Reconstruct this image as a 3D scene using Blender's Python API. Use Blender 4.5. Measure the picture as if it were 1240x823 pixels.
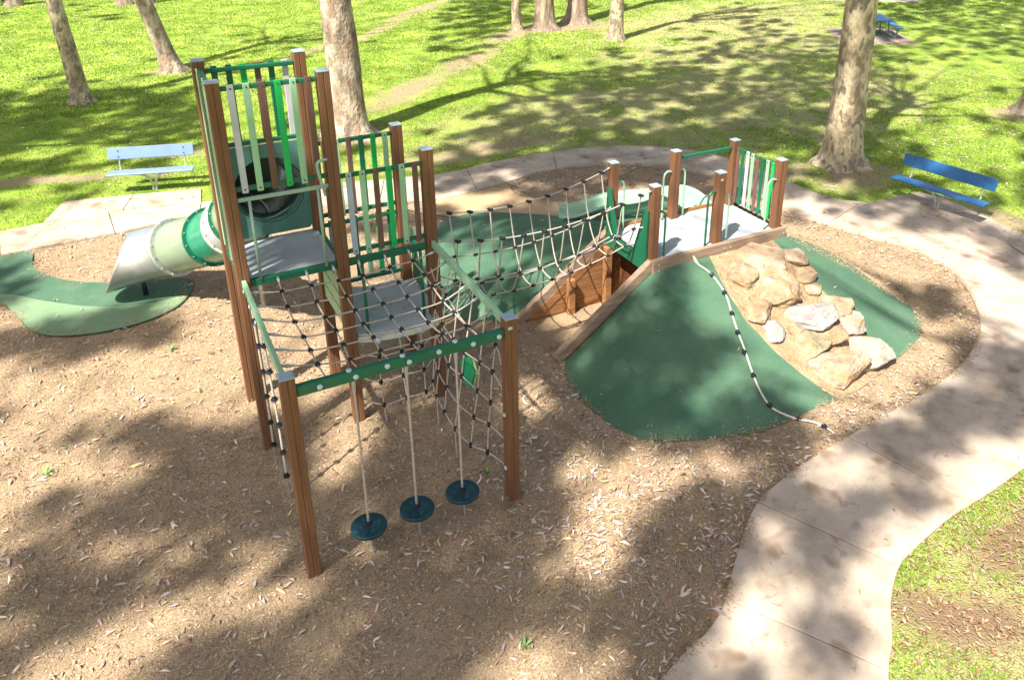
import bpy, bmesh, math, random
import numpy as np
from math import radians as R, sin, cos, pi, sqrt
from mathutils import Vector, Matrix, noise, geometry
random.seed(7); rng = np.random.default_rng(11)
for o in list(bpy.data.objects): bpy.data.objects.remove(o)
C = bpy.context.scene.collection
sc = bpy.context.scene

# ------------------------------------------------------------------ camera, world, sun
CAM = Vector((-0.9097, -10.1592, 6.72))
FW = Vector((0.45784719, 0.79954309, -0.38872458)); RT = Vector((0.86992655, -0.49307057, 0.01045024)); UP = Vector((0.18331324, 0.34294645, 0.92129474))
cam = bpy.data.cameras.new('camera'); co = bpy.data.objects.new('camera', cam); C.objects.link(co)
m = Matrix((RT, UP, -FW)).transposed().to_4x4(); m.translation = CAM; co.matrix_world = m
cam.sensor_width = 36; cam.sensor_fit = 'HORIZONTAL'; cam.lens = 998.5*36/1240
cam.shift_x = -70.18/1240; cam.shift_y = -156.95/1240; cam.clip_end = 600; cam.clip_start = .05
sc.camera = co
SUN_AZ, SUN_EL = 28.0, 54.5            # shadows run towards +X turned 28 degrees
SV = Vector((cos(R(SUN_AZ))*cos(R(SUN_EL)), sin(R(SUN_AZ))*cos(R(SUN_EL)), -sin(R(SUN_EL))))   # light travel
sd = bpy.data.lights.new('sun', 'SUN'); sd.energy = 5.0; sd.angle = R(.9); sd.color = (1, .935, .85)
so = bpy.data.objects.new('sun', sd); C.objects.link(so); so.rotation_euler = SV.to_track_quat('-Z', 'Y').to_euler(); so.location = (-20, -12, 30)
w = bpy.data.worlds.new('World'); sc.world = w; w.use_nodes = True
nt = w.node_tree; bg = nt.nodes['Background']; sk = nt.nodes.new('ShaderNodeTexSky'); sk.sky_type = 'NISHITA'; sk.sun_disc = False
sk.sun_elevation = R(SUN_EL); sk.sun_rotation = math.atan2(-SV.x, -SV.y); sk.air_density = 1; sk.dust_density = 1.5; sk.ozone_density = 1.0
wb = nt.nodes.new('ShaderNodeMix'); wb.data_type = 'RGBA'; wb.blend_type = 'MULTIPLY'; wb.inputs[0].default_value = 1; wb.inputs[7].default_value = (1.14, .99, .84, 1)      # camera white balance
nt.links.new(sk.outputs[0], wb.inputs[6]); nt.links.new(wb.outputs[2], bg.inputs[0]); bg.inputs[1].default_value = .11
sc.view_settings.view_transform = 'Standard'; sc.view_settings.look = 'None'; sc.view_settings.gamma = 1; sc.view_settings.use_curve_mapping = False
sc.view_settings.exposure = 1.28
sc.render.engine = 'CYCLES'
FPX = 998.5
def px(P):
    d = Vector(P)-CAM; z = d.dot(FW)
    return (620+70.18+FPX*d.dot(RT)/z, 411.5-156.95-FPX*d.dot(UP)/z, z)
def at(x, y, z=0):
    d = FW+RT*((x-690.18)/FPX)-UP*((y-254.55)/FPX); t = (z-CAM.z)/d.z
    return CAM+d*t

# ------------------------------------------------------------------ helpers
def nz(x, y, z=0): return noise.noise(Vector((x, y, z)))
class MB:
    def __init__(s): s.v = []; s.f = []; s.mi = []
    def add(s, vs, fs, mi=0):
        b = len(s.v); s.v += [tuple(v) for v in vs]; s.f += [tuple(b+i for i in f) for f in fs]; s.mi += [mi]*len(fs); return s
    def box(s, c, d, M=None, b=.006, mi=0):      # chamfered box, centre, full dims
        h = [x/2 for x in d]; b = min(b, min(h)*.6); vs = []; idx = {}
        for sx in (-1, 1):
            for sy in (-1, 1):
                for sz in (-1, 1):
                    for k in range(3):
                        p = [sx*h[0], sy*h[1], sz*h[2]]
                        for j in range(3):
                            if j != k: p[j] -= (sx, sy, sz)[j]*b
                        idx[(sx, sy, sz, k)] = len(vs); vs.append(Vector(p))
        fs = []
        for k in range(3):
            for sg in (-1, 1):
                o = [j for j in range(3) if j != k]; q = []
                for a, c2 in ((-1, -1), (1, -1), (1, 1), (-1, 1)):
                    t = [0, 0, 0]; t[k] = sg; t[o[0]] = a; t[o[1]] = c2; q.append(idx[(t[0], t[1], t[2], k)])
                fs.append(q if (sg > 0) == (k != 1) else q[::-1])
        for k in range(3):        # edges along axis k
            o = [j for j in range(3) if j != k]
            for a in (-1, 1):
                for c2 in (-1, 1):
                    def g(e, kk):
                        t = [0, 0, 0]; t[k] = e; t[o[0]] = a; t[o[1]] = c2; return idx[(t[0], t[1], t[2], kk)]
                    fs.append([g(-1, o[0]), g(1, o[0]), g(1, o[1]), g(-1, o[1])])
        for sx in (-1, 1):
            for sy in (-1, 1):
                for sz in (-1, 1): fs.append([idx[(sx, sy, sz, k)] for k in range(3)])
        if M is not None: vs = [M@v for v in vs]
        cc = Vector(c); return s.add([v+cc for v in vs], fs, mi)
    def beam(s, a, b_, wd, ht, bev=.006, mi=0):   # box beam between two points, ht measured upwards
        a = Vector(a); b_ = Vector(b_); d = b_-a; L = d.length; X = d.normalized(); Z = Vector((0, 0, 1))
        if abs(X.z) > .95: Z = Vector((0, 1, 0))
        Y = Z.cross(X).normalized(); Z = X.cross(Y); M = Matrix((X, Y, Z)).transposed()
        return s.box((a+b_)/2, (L, wd, ht), M, bev, mi)
    def tube(s, pts, r, n=8, mi=0, cap=True, closed=False):
        pts = [Vector(p) for p in pts]; N = len(pts); rr = r if hasattr(r, '__len__') else [r]*N
        up = Vector((0, 0, 1)); prev = None; vs = []
        for i, p in enumerate(pts):
            t = (pts[min(i+1, N-1)]-pts[max(i-1, 0)]).normalized()
            if prev is None:
                u = t.cross(up); u = t.cross(Vector((1, 0, 0))) if u.length < .1 else u
                u.normalize()
            else: u = (prev-t*prev.dot(t)).normalized()
            prev = u; v = t.cross(u)
            for k in range(n): a = 2*pi*k/n; vs.append(p+(u*cos(a)+v*sin(a))*rr[i])
        fs = []
        for i in range(N-1):
            for k in range(n): fs.append((i*n+k, i*n+(k+1) % n, (i+1)*n+(k+1) % n, (i+1)*n+k))
        if cap: fs.append(tuple(range(n))[::-1]); fs.append(tuple((N-1)*n+k for k in range(n)))
        return s.add(vs, fs, mi)
    def disc(s, c, nrm, r, h, n=12, dome=0, mi=0):
        nrm = Vector(nrm).normalized(); c = Vector(c)
        return s.tube([c-nrm*h/2, c-nrm*h/2*.99, c+nrm*h/2*.6, c+nrm*h/2], [r*.9, r, r, r*(.7 if dome else .93)], n, mi)
    def prism(s, poly, o, ux, uy, th, mi=0):      # extruded polygon
        o = Vector(o); ux = Vector(ux); uy = Vector(uy); n = ux.cross(uy).normalized()*th/2; N = len(poly)
        a = [o+ux*p[0]+uy*p[1]+n for p in poly]; b = [v-2*n for v in a]
        tr = geometry.tessellate_polygon([[Vector((p[0], p[1], 0)) for p in poly]])
        ar = sum(poly[i][0]*poly[(i+1) % N][1]-poly[(i+1) % N][0]*poly[i][1] for i in range(N))
        fs = []
        for t in tr:
            x = [poly[i] for i in t]; cr = (x[1][0]-x[0][0])*(x[2][1]-x[0][1])-(x[1][1]-x[0][1])*(x[2][0]-x[0][0])
            t = tuple(t) if cr > 0 else tuple(t)[::-1]
            fs.append(t); fs.append(tuple(i+N for i in t)[::-1])
        for i in range(N):
            j = (i+1) % N; q = (i, i+N, j+N, j); fs.append(q if ar > 0 else q[::-1])
        return s.add(a+b, fs, mi)
    def mesh(s, name, mats, smooth=False, ang=None):
        me = bpy.data.meshes.new(name); me.from_pydata(s.v, [], s.f)
        for mt in (mats if isinstance(mats, (list, tuple)) else [mats]): me.materials.append(mt)
        if any(s.mi): me.polygons.foreach_set('material_index', s.mi)
        if smooth: me.polygons.foreach_set('use_smooth', [True]*len(me.polygons))
        me.validate(); me.update(); return me
    def build(s, name, mats, parent=None, smooth=False, loc=None):
        return link(name, s.mesh(name, mats, smooth), parent, loc)
def link(name, me, parent=None, loc=None):
    o = bpy.data.objects.new(name, me); C.objects.link(o)
    if parent is not None: o.parent = parent
    if loc is not None: o.location = loc
    return o
def tag(o, label=None, cat=None, group=None, kind=None):
    for k, v in (('label', label), ('category', cat), ('group', group), ('kind', kind)):
        if v: o[k] = v
    return o
def empty(name, loc, label, cat, group=None, rz=0):
    o = bpy.data.objects.new(name, None); C.objects.link(o); o.location = loc; o.rotation_euler = (0, 0, rz); o.empty_display_size = .2
    return tag(o, label, cat, group)
def off(o):   # parts are written in world coordinates: shift into the parent's frame
    return Vector(o.location)
class WB(MB):     # mesh builder whose coordinates are world ones, stored relative to its parent's origin
    def build(s, name, mats, parent=None, smooth=False, loc=None):
        if parent is not None:
            M = Matrix.Rotation(-parent.rotation_euler.z, 3, 'Z'); base = Vector((0, 0, 0)); q = parent
            base = Vector(parent.location)
            if parent.parent is not None: base = base+Vector(parent.parent.location)
            s.v = [tuple(M@(Vector(v)-base)) for v in s.v]
        return link(name, s.mesh(name, mats, smooth), parent)
def copy_tree(o, parent=None):
    c = o.copy(); C.objects.link(c); c.parent = parent
    for ch in [x for x in C.objects if x.parent == o]: copy_tree(ch, c)
    return c
def spline(P, n=6, closed=False):
    P = [Vector(p) for p in P]; N = len(P); out = []
    for i in range(N if closed else N-1):
        g = (lambda k: P[k % N]) if closed else (lambda k: P[max(0, min(N-1, k))])
        a, b, c, d = g(i-1), g(i), g(i+1), g(i+2)
        for k in range(n):
            t = k/n; out.append(.5*((2*b)+(c-a)*t+(2*a-5*b+4*c-d)*t*t+(3*b-a-3*c+d)*t**3))
    if not closed: out.append(P[-1])
    return out

# ------------------------------------------------------------------ materials
def lin(c): return tuple(((v/255)/12.92 if v/255 <= .04045 else ((v/255+.055)/1.055)**2.4) for v in c)+(1,)
def mat(name, ca, cb=None, scale=6, rough=.7, bump=.1, bscale=60, cc=None, stretch=None, detail=5, spec=.3, metal=0, world=False, speck=None, attr=False, coat=0, trans=0, bdist=.01, ramp=(.35, .65), rvar=.1):
    m = bpy.data.materials.new(name); m.use_nodes = True; n = m.node_tree.nodes; l = m.node_tree.links; b = n['Principled BSDF']
    ca = tuple(ca)+(1,) if len(ca) == 3 else ca; cb = cb or ca; cb = tuple(cb)+(1,) if len(cb) == 3 else cb
    tc = n.new('ShaderNodeTexCoord'); src = tc.outputs['Object']
    if world: g = n.new('ShaderNodeNewGeometry'); src = g.outputs['Position']
    mp = n.new('ShaderNodeMapping'); l.new(src, mp.inputs[0])
    if stretch: mp.inputs['Scale'].default_value = stretch
    t = n.new('ShaderNodeTexNoise'); t.inputs['Scale'].default_value = scale; t.inputs['Detail'].default_value = detail; t.inputs['Roughness'].default_value = .6; l.new(mp.outputs[0], t.inputs[0])
    r = n.new('ShaderNodeValToRGB'); l.new(t.outputs['Fac'], r.inputs[0]); e = r.color_ramp.elements
    e[0].position = ramp[0]; e[1].position = ramp[1]; e[0].color = ca; e[1].color = cb
    if cc: x = e.new(sum(ramp)/2); x.color = tuple(cc)+(1,) if len(cc) == 3 else cc
    col = r.outputs[0]
    if attr:
        a = n.new('ShaderNodeVertexColor'); a.layer_name = 'Col'; mx = n.new('ShaderNodeMix'); mx.data_type = 'RGBA'; mx.blend_type = 'MULTIPLY'; mx.inputs[0].default_value = 1
        l.new(a.outputs[0], mx.inputs[6]); l.new(col, mx.inputs[7]); col = mx.outputs[2]
    if speck:
        t2 = n.new('ShaderNodeTexNoise'); t2.inputs['Scale'].default_value = speck[0]; t2.inputs['Detail'].default_value = 2; l.new(mp.outputs[0], t2.inputs[0])
        r2 = n.new('ShaderNodeValToRGB'); r2.color_ramp.elements[0].position = speck[1]; r2.color_ramp.elements[1].position = speck[1]+speck[3]; l.new(t2.outputs[0], r2.inputs[0])
        mx = n.new('ShaderNodeMix'); mx.data_type = 'RGBA'; l.new(r2.outputs[0], mx.inputs[0]); l.new(col, mx.inputs[6]); mx.inputs[7].default_value = tuple(speck[2])+(1,); col = mx.outputs[2]
    l.new(col, b.inputs['Base Color'])
    b.inputs['Roughness'].default_value = rough; b.inputs['Specular IOR Level'].default_value = spec; b.inputs['Metallic'].default_value = metal
    if rvar:
        mr = n.new('ShaderNodeMapRange'); mr.inputs[3].default_value = max(0, rough-rvar); mr.inputs[4].default_value = min(1, rough+rvar); l.new(t.outputs[0], mr.inputs[0]); l.new(mr.outputs[0], b.inputs['Roughness'])
    if coat: b.inputs['Coat Weight'].default_value = coat
    if trans:
        tr = n.new('ShaderNodeBsdfTranslucent'); l.new(col, tr.inputs[0]); ms = n.new('ShaderNodeMixShader'); ms.inputs[0].default_value = trans
        l.new(b.outputs[0], ms.inputs[1]); l.new(tr.outputs[0], ms.inputs[2]); l.new(ms.outputs[0], n['Material Output'].inputs[0])
    if bump:
        t3 = n.new('ShaderNodeTexNoise'); t3.inputs['Scale'].default_value = bscale; t3.inputs['Detail'].default_value = 6; l.new(mp.outputs[0], t3.inputs[0])
        bp = n.new('ShaderNodeBump'); bp.inputs['Strength'].default_value = bump; bp.inputs['Distance'].default_value = bdist; l.new(t3.outputs[0], bp.inputs['Height']); l.new(bp.outputs[0], b.inputs['Normal'])
    return m
def add_patches(m, patches, colr, soft=.45, nscale=1.2, namp=.9, fac=1):
    """mix a colour into a material inside noisy ellipses given in world coordinates (cx, cy, rx, ry, rot)"""
    n = m.node_tree.nodes; l = m.node_tree.links; b = n['Principled BSDF']; cur = b.inputs['Base Color'].links[0].from_socket
    g = n.new('ShaderNodeNewGeometry'); t = n.new('ShaderNodeTexNoise'); t.inputs['Scale'].default_value = nscale; t.inputs['Detail'].default_value = 7; l.new(g.outputs['Position'], t.inputs[0])
    acc = None
    for cx, cy, rx, ry, rot in patches:
        mp = n.new('ShaderNodeMapping'); mp.vector_type = 'TEXTURE'; mp.inputs['Location'].default_value = (cx, cy, 0); mp.inputs['Rotation'].default_value = (0, 0, rot); mp.inputs['Scale'].default_value = (rx, ry, 1000)
        l.new(g.outputs['Position'], mp.inputs[0]); le = n.new('ShaderNodeVectorMath'); le.operation = 'LENGTH'; l.new(mp.outputs[0], le.inputs[0])
        if acc is None: acc = le.outputs['Value']
        else:
            mi = n.new('ShaderNodeMath'); mi.operation = 'MINIMUM'; l.new(acc, mi.inputs[0]); l.new(le.outputs['Value'], mi.inputs[1]); acc = mi.outputs[0]
    ad = n.new('ShaderNodeMath'); ad.operation = 'MULTIPLY_ADD'; l.new(t.outputs[0], ad.inputs[0]); ad.inputs[1].default_value = -namp*2; l.new(acc, ad.inputs[2])
    mr = n.new('ShaderNodeMapRange'); mr.inputs[1].default_value = .9-namp+soft; mr.inputs[2].default_value = .9-namp-soft; l.new(ad.outputs[0], mr.inputs[0]); mr.inputs[4].default_value = fac
    mx = n.new('ShaderNodeMix'); mx.data_type = 'RGBA'; l.new(mr.outputs[0], mx.inputs[0]); l.new(cur, mx.inputs[6]); mx.inputs[7].default_value = tuple(colr)+(1,); l.new(mx.outputs[2], b.inputs['Base Color'])

def add_speck(m, scale, thr, colr, width=.05, fac=1.0, dist=0):
    n = m.node_tree.nodes; l = m.node_tree.links; b = n['Principled BSDF']; cur = b.inputs['Base Color'].links[0].from_socket
    g = n.new('ShaderNodeNewGeometry'); t = n.new('ShaderNodeTexNoise'); t.inputs['Scale'].default_value = scale; t.inputs['Detail'].default_value = 5; t.inputs['Distortion'].default_value = dist; l.new(g.outputs['Position'], t.inputs[0])
    mr = n.new('ShaderNodeMapRange'); mr.inputs[1].default_value = thr; mr.inputs[2].default_value = thr+width; mr.inputs[4].default_value = fac; l.new(t.outputs[0], mr.inputs[0])
    mx = n.new('ShaderNodeMix'); mx.data_type = 'RGBA'; l.new(mr.outputs[0], mx.inputs[0]); l.new(cur, mx.inputs[6]); mx.inputs[7].default_value = tuple(colr)+(1,); l.new(mx.outputs[2], b.inputs['Base Color'])
post_m = mat('post_timber', (.14, .064, .032), (.185, .086, .042), 5, .62, .25, 90, stretch=(6, 6, .5), detail=4, bdist=.004)
cap_m = mat('cap_plastic', (.25, .33, .38), (.31, .39, .44), 8, .35, .05)
dk_green = mat('green_powdercoat', (.005, .105, .052), (.007, .125, .062), 4, .36, .03, 200, spec=.5)
pale_green = mat('pale_green_panel', (.25, .44, .27), (.30, .50, .31), 4, .42, .05, 120)
br_green = mat('bright_green_panel', (.01, .36, .085), (.012, .42, .10), 4, .4, .05, 120)
brown_p = mat('brown_panel', (.115, .062, .048), (.16, .09, .07), 6, .5, .12, 90, stretch=(3, 3, .6))
lilac_p = mat('pale_grey_panel', (.42, .42, .47), (.50, .50, .55), 4, .4, .04, 120)
slate_p = mat('blue_grey_panel', (.30, .37, .43), (.36, .43, .49), 4, .4, .04, 120)
deck_m = mat('deck_grey', (.34, .38, .40), (.42, .46, .47), 3, .55, .08, 60, speck=(9, .60, (.30, .30, .28), .12))
edge_m = mat('deck_edge_cream', (.50, .51, .44), (.60, .60, .52), 6, .5, .05)
steel_m = mat('galvanised_steel', (.42, .44, .42), (.52, .53, .50), 12, .42, .1, 80, metal=.5)
bar_m = mat('sage_pipe', (.24, .36, .28), (.30, .42, .33), 12, .38, .03)
bolt_m = mat('bolt_cap', (.45, .56, .60), None, 12, .35, 0)
black_m = mat('black_plastic', (.012, .014, .02), (.02, .022, .028), 30, .45, .1, 150)
screw_m = mat('screw_dark', (.08, .07, .06), None, 12, .5, 0)
def rope_mat():
    m = mat('rope_beige', (.38, .32, .265), (.50, .44, .38), 40, .85, 0, detail=2)
    n = m.node_tree.nodes; l = m.node_tree.links; tc = n.new('ShaderNodeTexCoord'); wv = n.new('ShaderNodeTexWave'); wv.inputs['Scale'].default_value = 28; wv.inputs['Distortion'].default_value = 1
    wv.bands_direction = 'DIAGONAL'; l.new(tc.outputs['Object'], wv.inputs[0]); bp = n.new('ShaderNodeBump'); bp.inputs['Strength'].default_value = .6; bp.inputs['Distance'].default_value = .004
    l.new(wv.outputs[0], bp.inputs['Height']); l.new(bp.outputs[0], n['Principled BSDF'].inputs['Normal']); return m
rope_m = rope_mat()
pod_m = mat('pod_blue', (.008, .036, .05), (.014, .058, .07), 14, .42, .6, 26, bdist=.01, speck=(30, .64, (.05, .11, .12), .05))
teal_m = mat('panel_teal', (.075, .18, .15), (.095, .21, .18), 5, .45, .05)
bark_m = mat('softfall_bark', (.26, .18, .108), (.62, .465, .305), 60, .95, .8, 140, cc=(.42, .30, .185), world=True, detail=9, bdist=.03, spec=.1, speck=(1.1, .54, (.28, .225, .125), .35))
mulch_m = mat('mulch_chip', (.75, .75, .75), (1, 1, 1), 20, .95, 0, attr=True, spec=.1)
leaf_m = mat('dry_leaf', (.78, .78, .78), (1, 1, 1), 30, .75, 0, attr=True, trans=.15, spec=.2)
blade_m = mat('grass_blade', (.85, .85, .85), (1, 1, 1), 20, .6, 0, attr=True, trans=.35, spec=.2)
grass_m = mat('grass_ground', (.13, .21, .02), (.40, .49, .08), .9, .95, 1, 42, cc=(.25, .38, .045), world=True, detail=10, bdist=.05, spec=.1, speck=(26, .60, (.34, .29, .16), .1))
conc_m = mat('concrete', (.31, .245, .18), (.53, .43, .335), 1.4, .9, .35, 70, cc=(.435, .355, .275), world=True, detail=9, bdist=.006, spec=.2, speck=(2.3, .61, (.26, .185, .125), .11))
rub_m = mat('rubber_green', (.052, .122, .076), (.090, .165, .103), 1.0, .92, .7, 150, world=True, detail=6, bdist=.008, spec=.15, speck=(190, .60, (.14, .26, .15), .05))
add_speck(bark_m, 2.6, .52, (.25, .19, .12), .14, .6); add_speck(bark_m, 26, .60, (.17, .115, .07), .06, .7); add_speck(bark_m, .8, .56, (.48, .36, .24), .12, .5)
add_speck(rub_m, 3.1, .60, (.13, .19, .12), .12, .5); add_speck(rub_m, 14, .66, (.16, .17, .11), .05, .6)
add_speck(conc_m, 5, .63, (.24, .18, .13), .06, .6, 1.2); add_speck(conc_m, 1.1, .58, (.50, .44, .36), .12, .6); add_speck(conc_m, 45, .66, (.16, .12, .09), .04, .7)
rubl_m = mat('rubber_light', (.17, .26, .15), (.20, .29, .17), 1.5, .92, .7, 150, world=True, detail=6, bdist=.008, spec=.15, speck=(190, .60, (.17, .32, .18), .05))
rubt_m = mat('rubber_tan', (.42, .29, .16), (.50, .36, .21), 2, .92, .6, 150, world=True, detail=6, bdist=.008, spec=.15)
timber_m = mat('sleeper_timber', (.21, .095, .035), (.36, .18, .075), 3, .75, .5, 60, stretch=(.6, 5, 7), detail=7, bdist=.006, rvar=.05)
timtop_m = mat('sleeper_weathered', (.22, .145, .10), (.34, .24, .17), 3, .8, .5, 60, stretch=(.6, 6, 6), detail=7, bdist=.006)
mortar_m = mat('sand_mortar', (.30, .20, .11), (.42, .30, .18), 4, .95, 1, 22, world=True, detail=9, bdist=.05)
blue_m = mat('bench_blue', (.014, .10, .27), (.022, .13, .32), 4, .42, .05, 100, spec=.5)
lblue_m = mat('bench_pale_blue', (.15, .235, .37), (.18, .27, .41), 4, .45, .05, 100, spec=.5)
slide_g = mat('slide_light_green', (.20, .27, .18), (.24, .31, .21), 3, .3, .03, 60, spec=.6, coat=.25)
slide_d = mat('slide_green', (.018, .21, .125), (.024, .25, .15), 3, .28, .03, 60, spec=.6, coat=.3)
slide_s = mat('slide_silver', (.50, .54, .55), (.60, .63, .63), 3, .34, .05, 60, metal=.75)
slide_gr = mat('slide_grey', (.38, .41, .38), (.44, .47, .44), 3, .35, .03, 60)
slide_t = mat('slide_teal', (.075, .155, .14), (.09, .18, .16), 3, .3, .03, 60, spec=.5)
cslide_m = mat('slide_mint', (.24, .42, .29), (.29, .48, .34), 3, .34, .03, 60, spec=.5, coat=.2)

# ------------------------------------------------------------------ ground, path, rubber
PATH = [((-7, 6.0), (-7.2, 7.4)), ((-3.2, 6.61), (-3.28, 7.84)), ((-1.34, 6.71), (-1.4, 7.9)), ((.17, 6.8), (.32, 7.6)), ((2.4, 6.2), (2.8, 7.4)), ((4.7, 5.45), (5.3, 6.88)), ((6.54, 5.69), (6.62, 7.02)),
        ((7.41, 5.92), (7.77, 7.09)), ((8.47, 5.85), (9.11, 6.96)), ((9.61, 5.44), (10.37, 6.55)), ((10.6, 4.42), (11.6, 5.5)), ((10.94, 3.35), (12.1, 4.1)), ((10.99, 2.03), (12.18, 2.52)), ((10.92, 1.24), (12.34, 1.42)),
        ((11.22, .39), (12.79, .91)), ((11.54, -.43), (13.2, -.2)), ((11.79, -1.19), (13.6, -1.6)), ((11.6, -2.06), (13.1, -2.9)), ((11.12, -2.84), (12.5, -3.9)), ((10.41, -3.53), (11.4, -4.8)), ((9.79, -3.88), (10.5, -5.3)),
        ((9.03, -4.17), (9.6, -5.65)), ((8.1, -4.35), (8.4, -5.9)), ((7.03, -4.45), (7.2, -6.03)), ((5.85, -4.58), (6.35, -6.08)), ((5.07, -4.72), (5.6, -6.2)), ((4.58, -4.88), (5.25, -6.3)), ((4.17, -5.15), (4.85, -6.55)),
        ((3.69, -5.52), (4.51, -6.86)), ((3.42, -5.75), (4.18, -7.1)), ((3.07, -5.93), (3.7, -7.6)), ((2.4, -6.12), (2.7, -8)), ((0, -7.0), (.2, -8.6)), ((-4, -7.2), (-4.4, -8.7)), ((-8, -4), (-9.5, -4.5)), ((-9, 2), (-10.5, 2))]
pin = [Vector((p[0][0], p[0][1], 0)) for p in PATH]; pout = [Vector((p[1][0], p[1][1], 0)) for p in PATH]
NS = 8
cin = spline(pin, NS, True); cout = spline(pout, NS, True); cmid = [(a+b)/2 for a, b in zip(cin, cout)]
def inpoly(x, y, P):
    x = np.asarray(x, float); y = np.asarray(y, float); r = np.zeros(x.shape, bool); N = len(P)
    for i in range(N):
        x1, y1 = P[i][0], P[i][1]; x2, y2 = P[(i+1) % N][0], P[(i+1) % N][1]
        if y1 == y2: continue
        c = ((y1 > y) != (y2 > y)) & (x < (x2-x1)*(y-y1)/(y2-y1)+x1); r ^= c
    return r
def gz(x, y):   # gentle relief of the bark surface
    return .018*nz(x*1.7, y*1.7)+.012*nz(x*5, y*5, 3)-.05*sum(math.exp(-((x-a)**2+(y-b)**2)/.09) for a, b in ((.6, -3.38), (1.12, -3.38), (1.65, -3.38)))
# bark sheet: gridded inside the path's middle line
def clipgrid_mesh(name, poly, step, z, mats, zf=None):
    bm = bmesh.new(); xs = [p[0] for p in poly]; ys = [p[1] for p in poly]
    vs = [bm.verts.new((p[0], p[1], 0)) for p in poly]; f = bm.faces.new(vs); bm.normal_update()
    if f.normal.z < 0: f.normal_flip()
    for ax, lo, hi in ((0, min(xs), max(xs)), (1, min(ys), max(ys))):
        t = lo+step
        while t < hi:
            co_ = (t, 0, 0) if ax == 0 else (0, t, 0); no = (1, 0, 0) if ax == 0 else (0, 1, 0)
            bmesh.ops.bisect_plane(bm, geom=bm.verts[:]+bm.edges[:]+bm.faces[:], plane_co=co_, plane_no=no, dist=1e-5); t += step
    for v in bm.verts: v.co.z = z+(zf(v.co.x, v.co.y) if zf else 0)
    bmesh.ops.triangulate(bm, faces=[f for f in bm.faces if len(f.verts) > 4])
    me = bpy.data.meshes.new(name); bm.to_mesh(me); bm.free(); me.materials.append(mats); me.polygons.foreach_set('use_smooth', [True]*len(me.polygons)); return me
bark = link('softfall_ground', clipgrid_mesh('softfall_ground', cmid, .16, 0, bark_m, gz)); tag(bark, 'brown bark softfall ground under and around the play equipment', kind='structure')
# grass: large sheet with the path ring cut out
outer = [Vector((-120, -60, 0)), Vector((170, -60, 0)), Vector((170, 200, 0)), Vector((-120, 200, 0))]
tr = geometry.tessellate_polygon([outer, [Vector((p.x, p.y, 0)) for p in cmid]])
allp = outer+cmid; gm = MB(); fs = []
for t in tr:
    a, b, c = [allp[i] for i in t]; fs.append(tuple(t) if (b-a).cross(c-a).z > 0 else tuple(t)[::-1])
gm.add([(p.x, p.y, .02) for p in allp], fs); grass = tag(gm.build('grass_ground', grass_m), 'sunlit lawn stretching away beyond the path', kind='structure')
DIRT = [(7.2, 14.4, 2.6, .7, .75), (10.5, 17.4, 2.6, .7, .7), (14.2, 21.3, 2.4, .7, .65), (9.5, 24.6, 3.5, .3, .85), (6.0, 21.8, 3, .25, .8), (13, 29, 4, .5, .8), (4.4, 10.6, 1.1, .9, 0), (13.9, 2.2, 1.3, .8, .3), (12.7, 3.2, .8, .5, 0), (1.1, 20.6, .9, .6, 0), (17, 21.6, 3.2, .8, -.1), (2.2, 10.8, 2.6, .35, -.2), (-2.6, 10.7, 2.2, .3, -.3), (7.0, 8.0, 2.5, .5, .1), (22.2, 3.8, 1, .8, 0), (16, 5, 1.5, .3, .5), (14.6, -1, .5, 1.2, .1)]
add_patches(grass_m, [(15, 9, 7, 3.5, .3), (21, 15, 7, 4, .3), (11.5, 10.5, 5, 2, .2), (19, 7, 5, 2, .4), (25, 20, 8, 4, .3), (8, 8.6, 4, 1, 0), (6.5, -7.5, 3, 1.6, .2), (8.5, -6.8, 2, 1, .2)], (.42, .37, .19), fac=.8)
add_patches(grass_m, DIRT, (.36, .28, .17), soft=.5, nscale=1.6, fac=.95)
NEAR = [(5.3, -7.0, .9, .35, -.6), (6.2, -8.0, 1.1, .5, .3), (6.9, -6.6, .9, .3, .15), (5.2, -8.6, .8, .6, .3), (7.6, -7.3, .6, .4, .5)]; add_patches(grass_m, NEAR, (.24, .165, .10)); DIRT += NEAR
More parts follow.
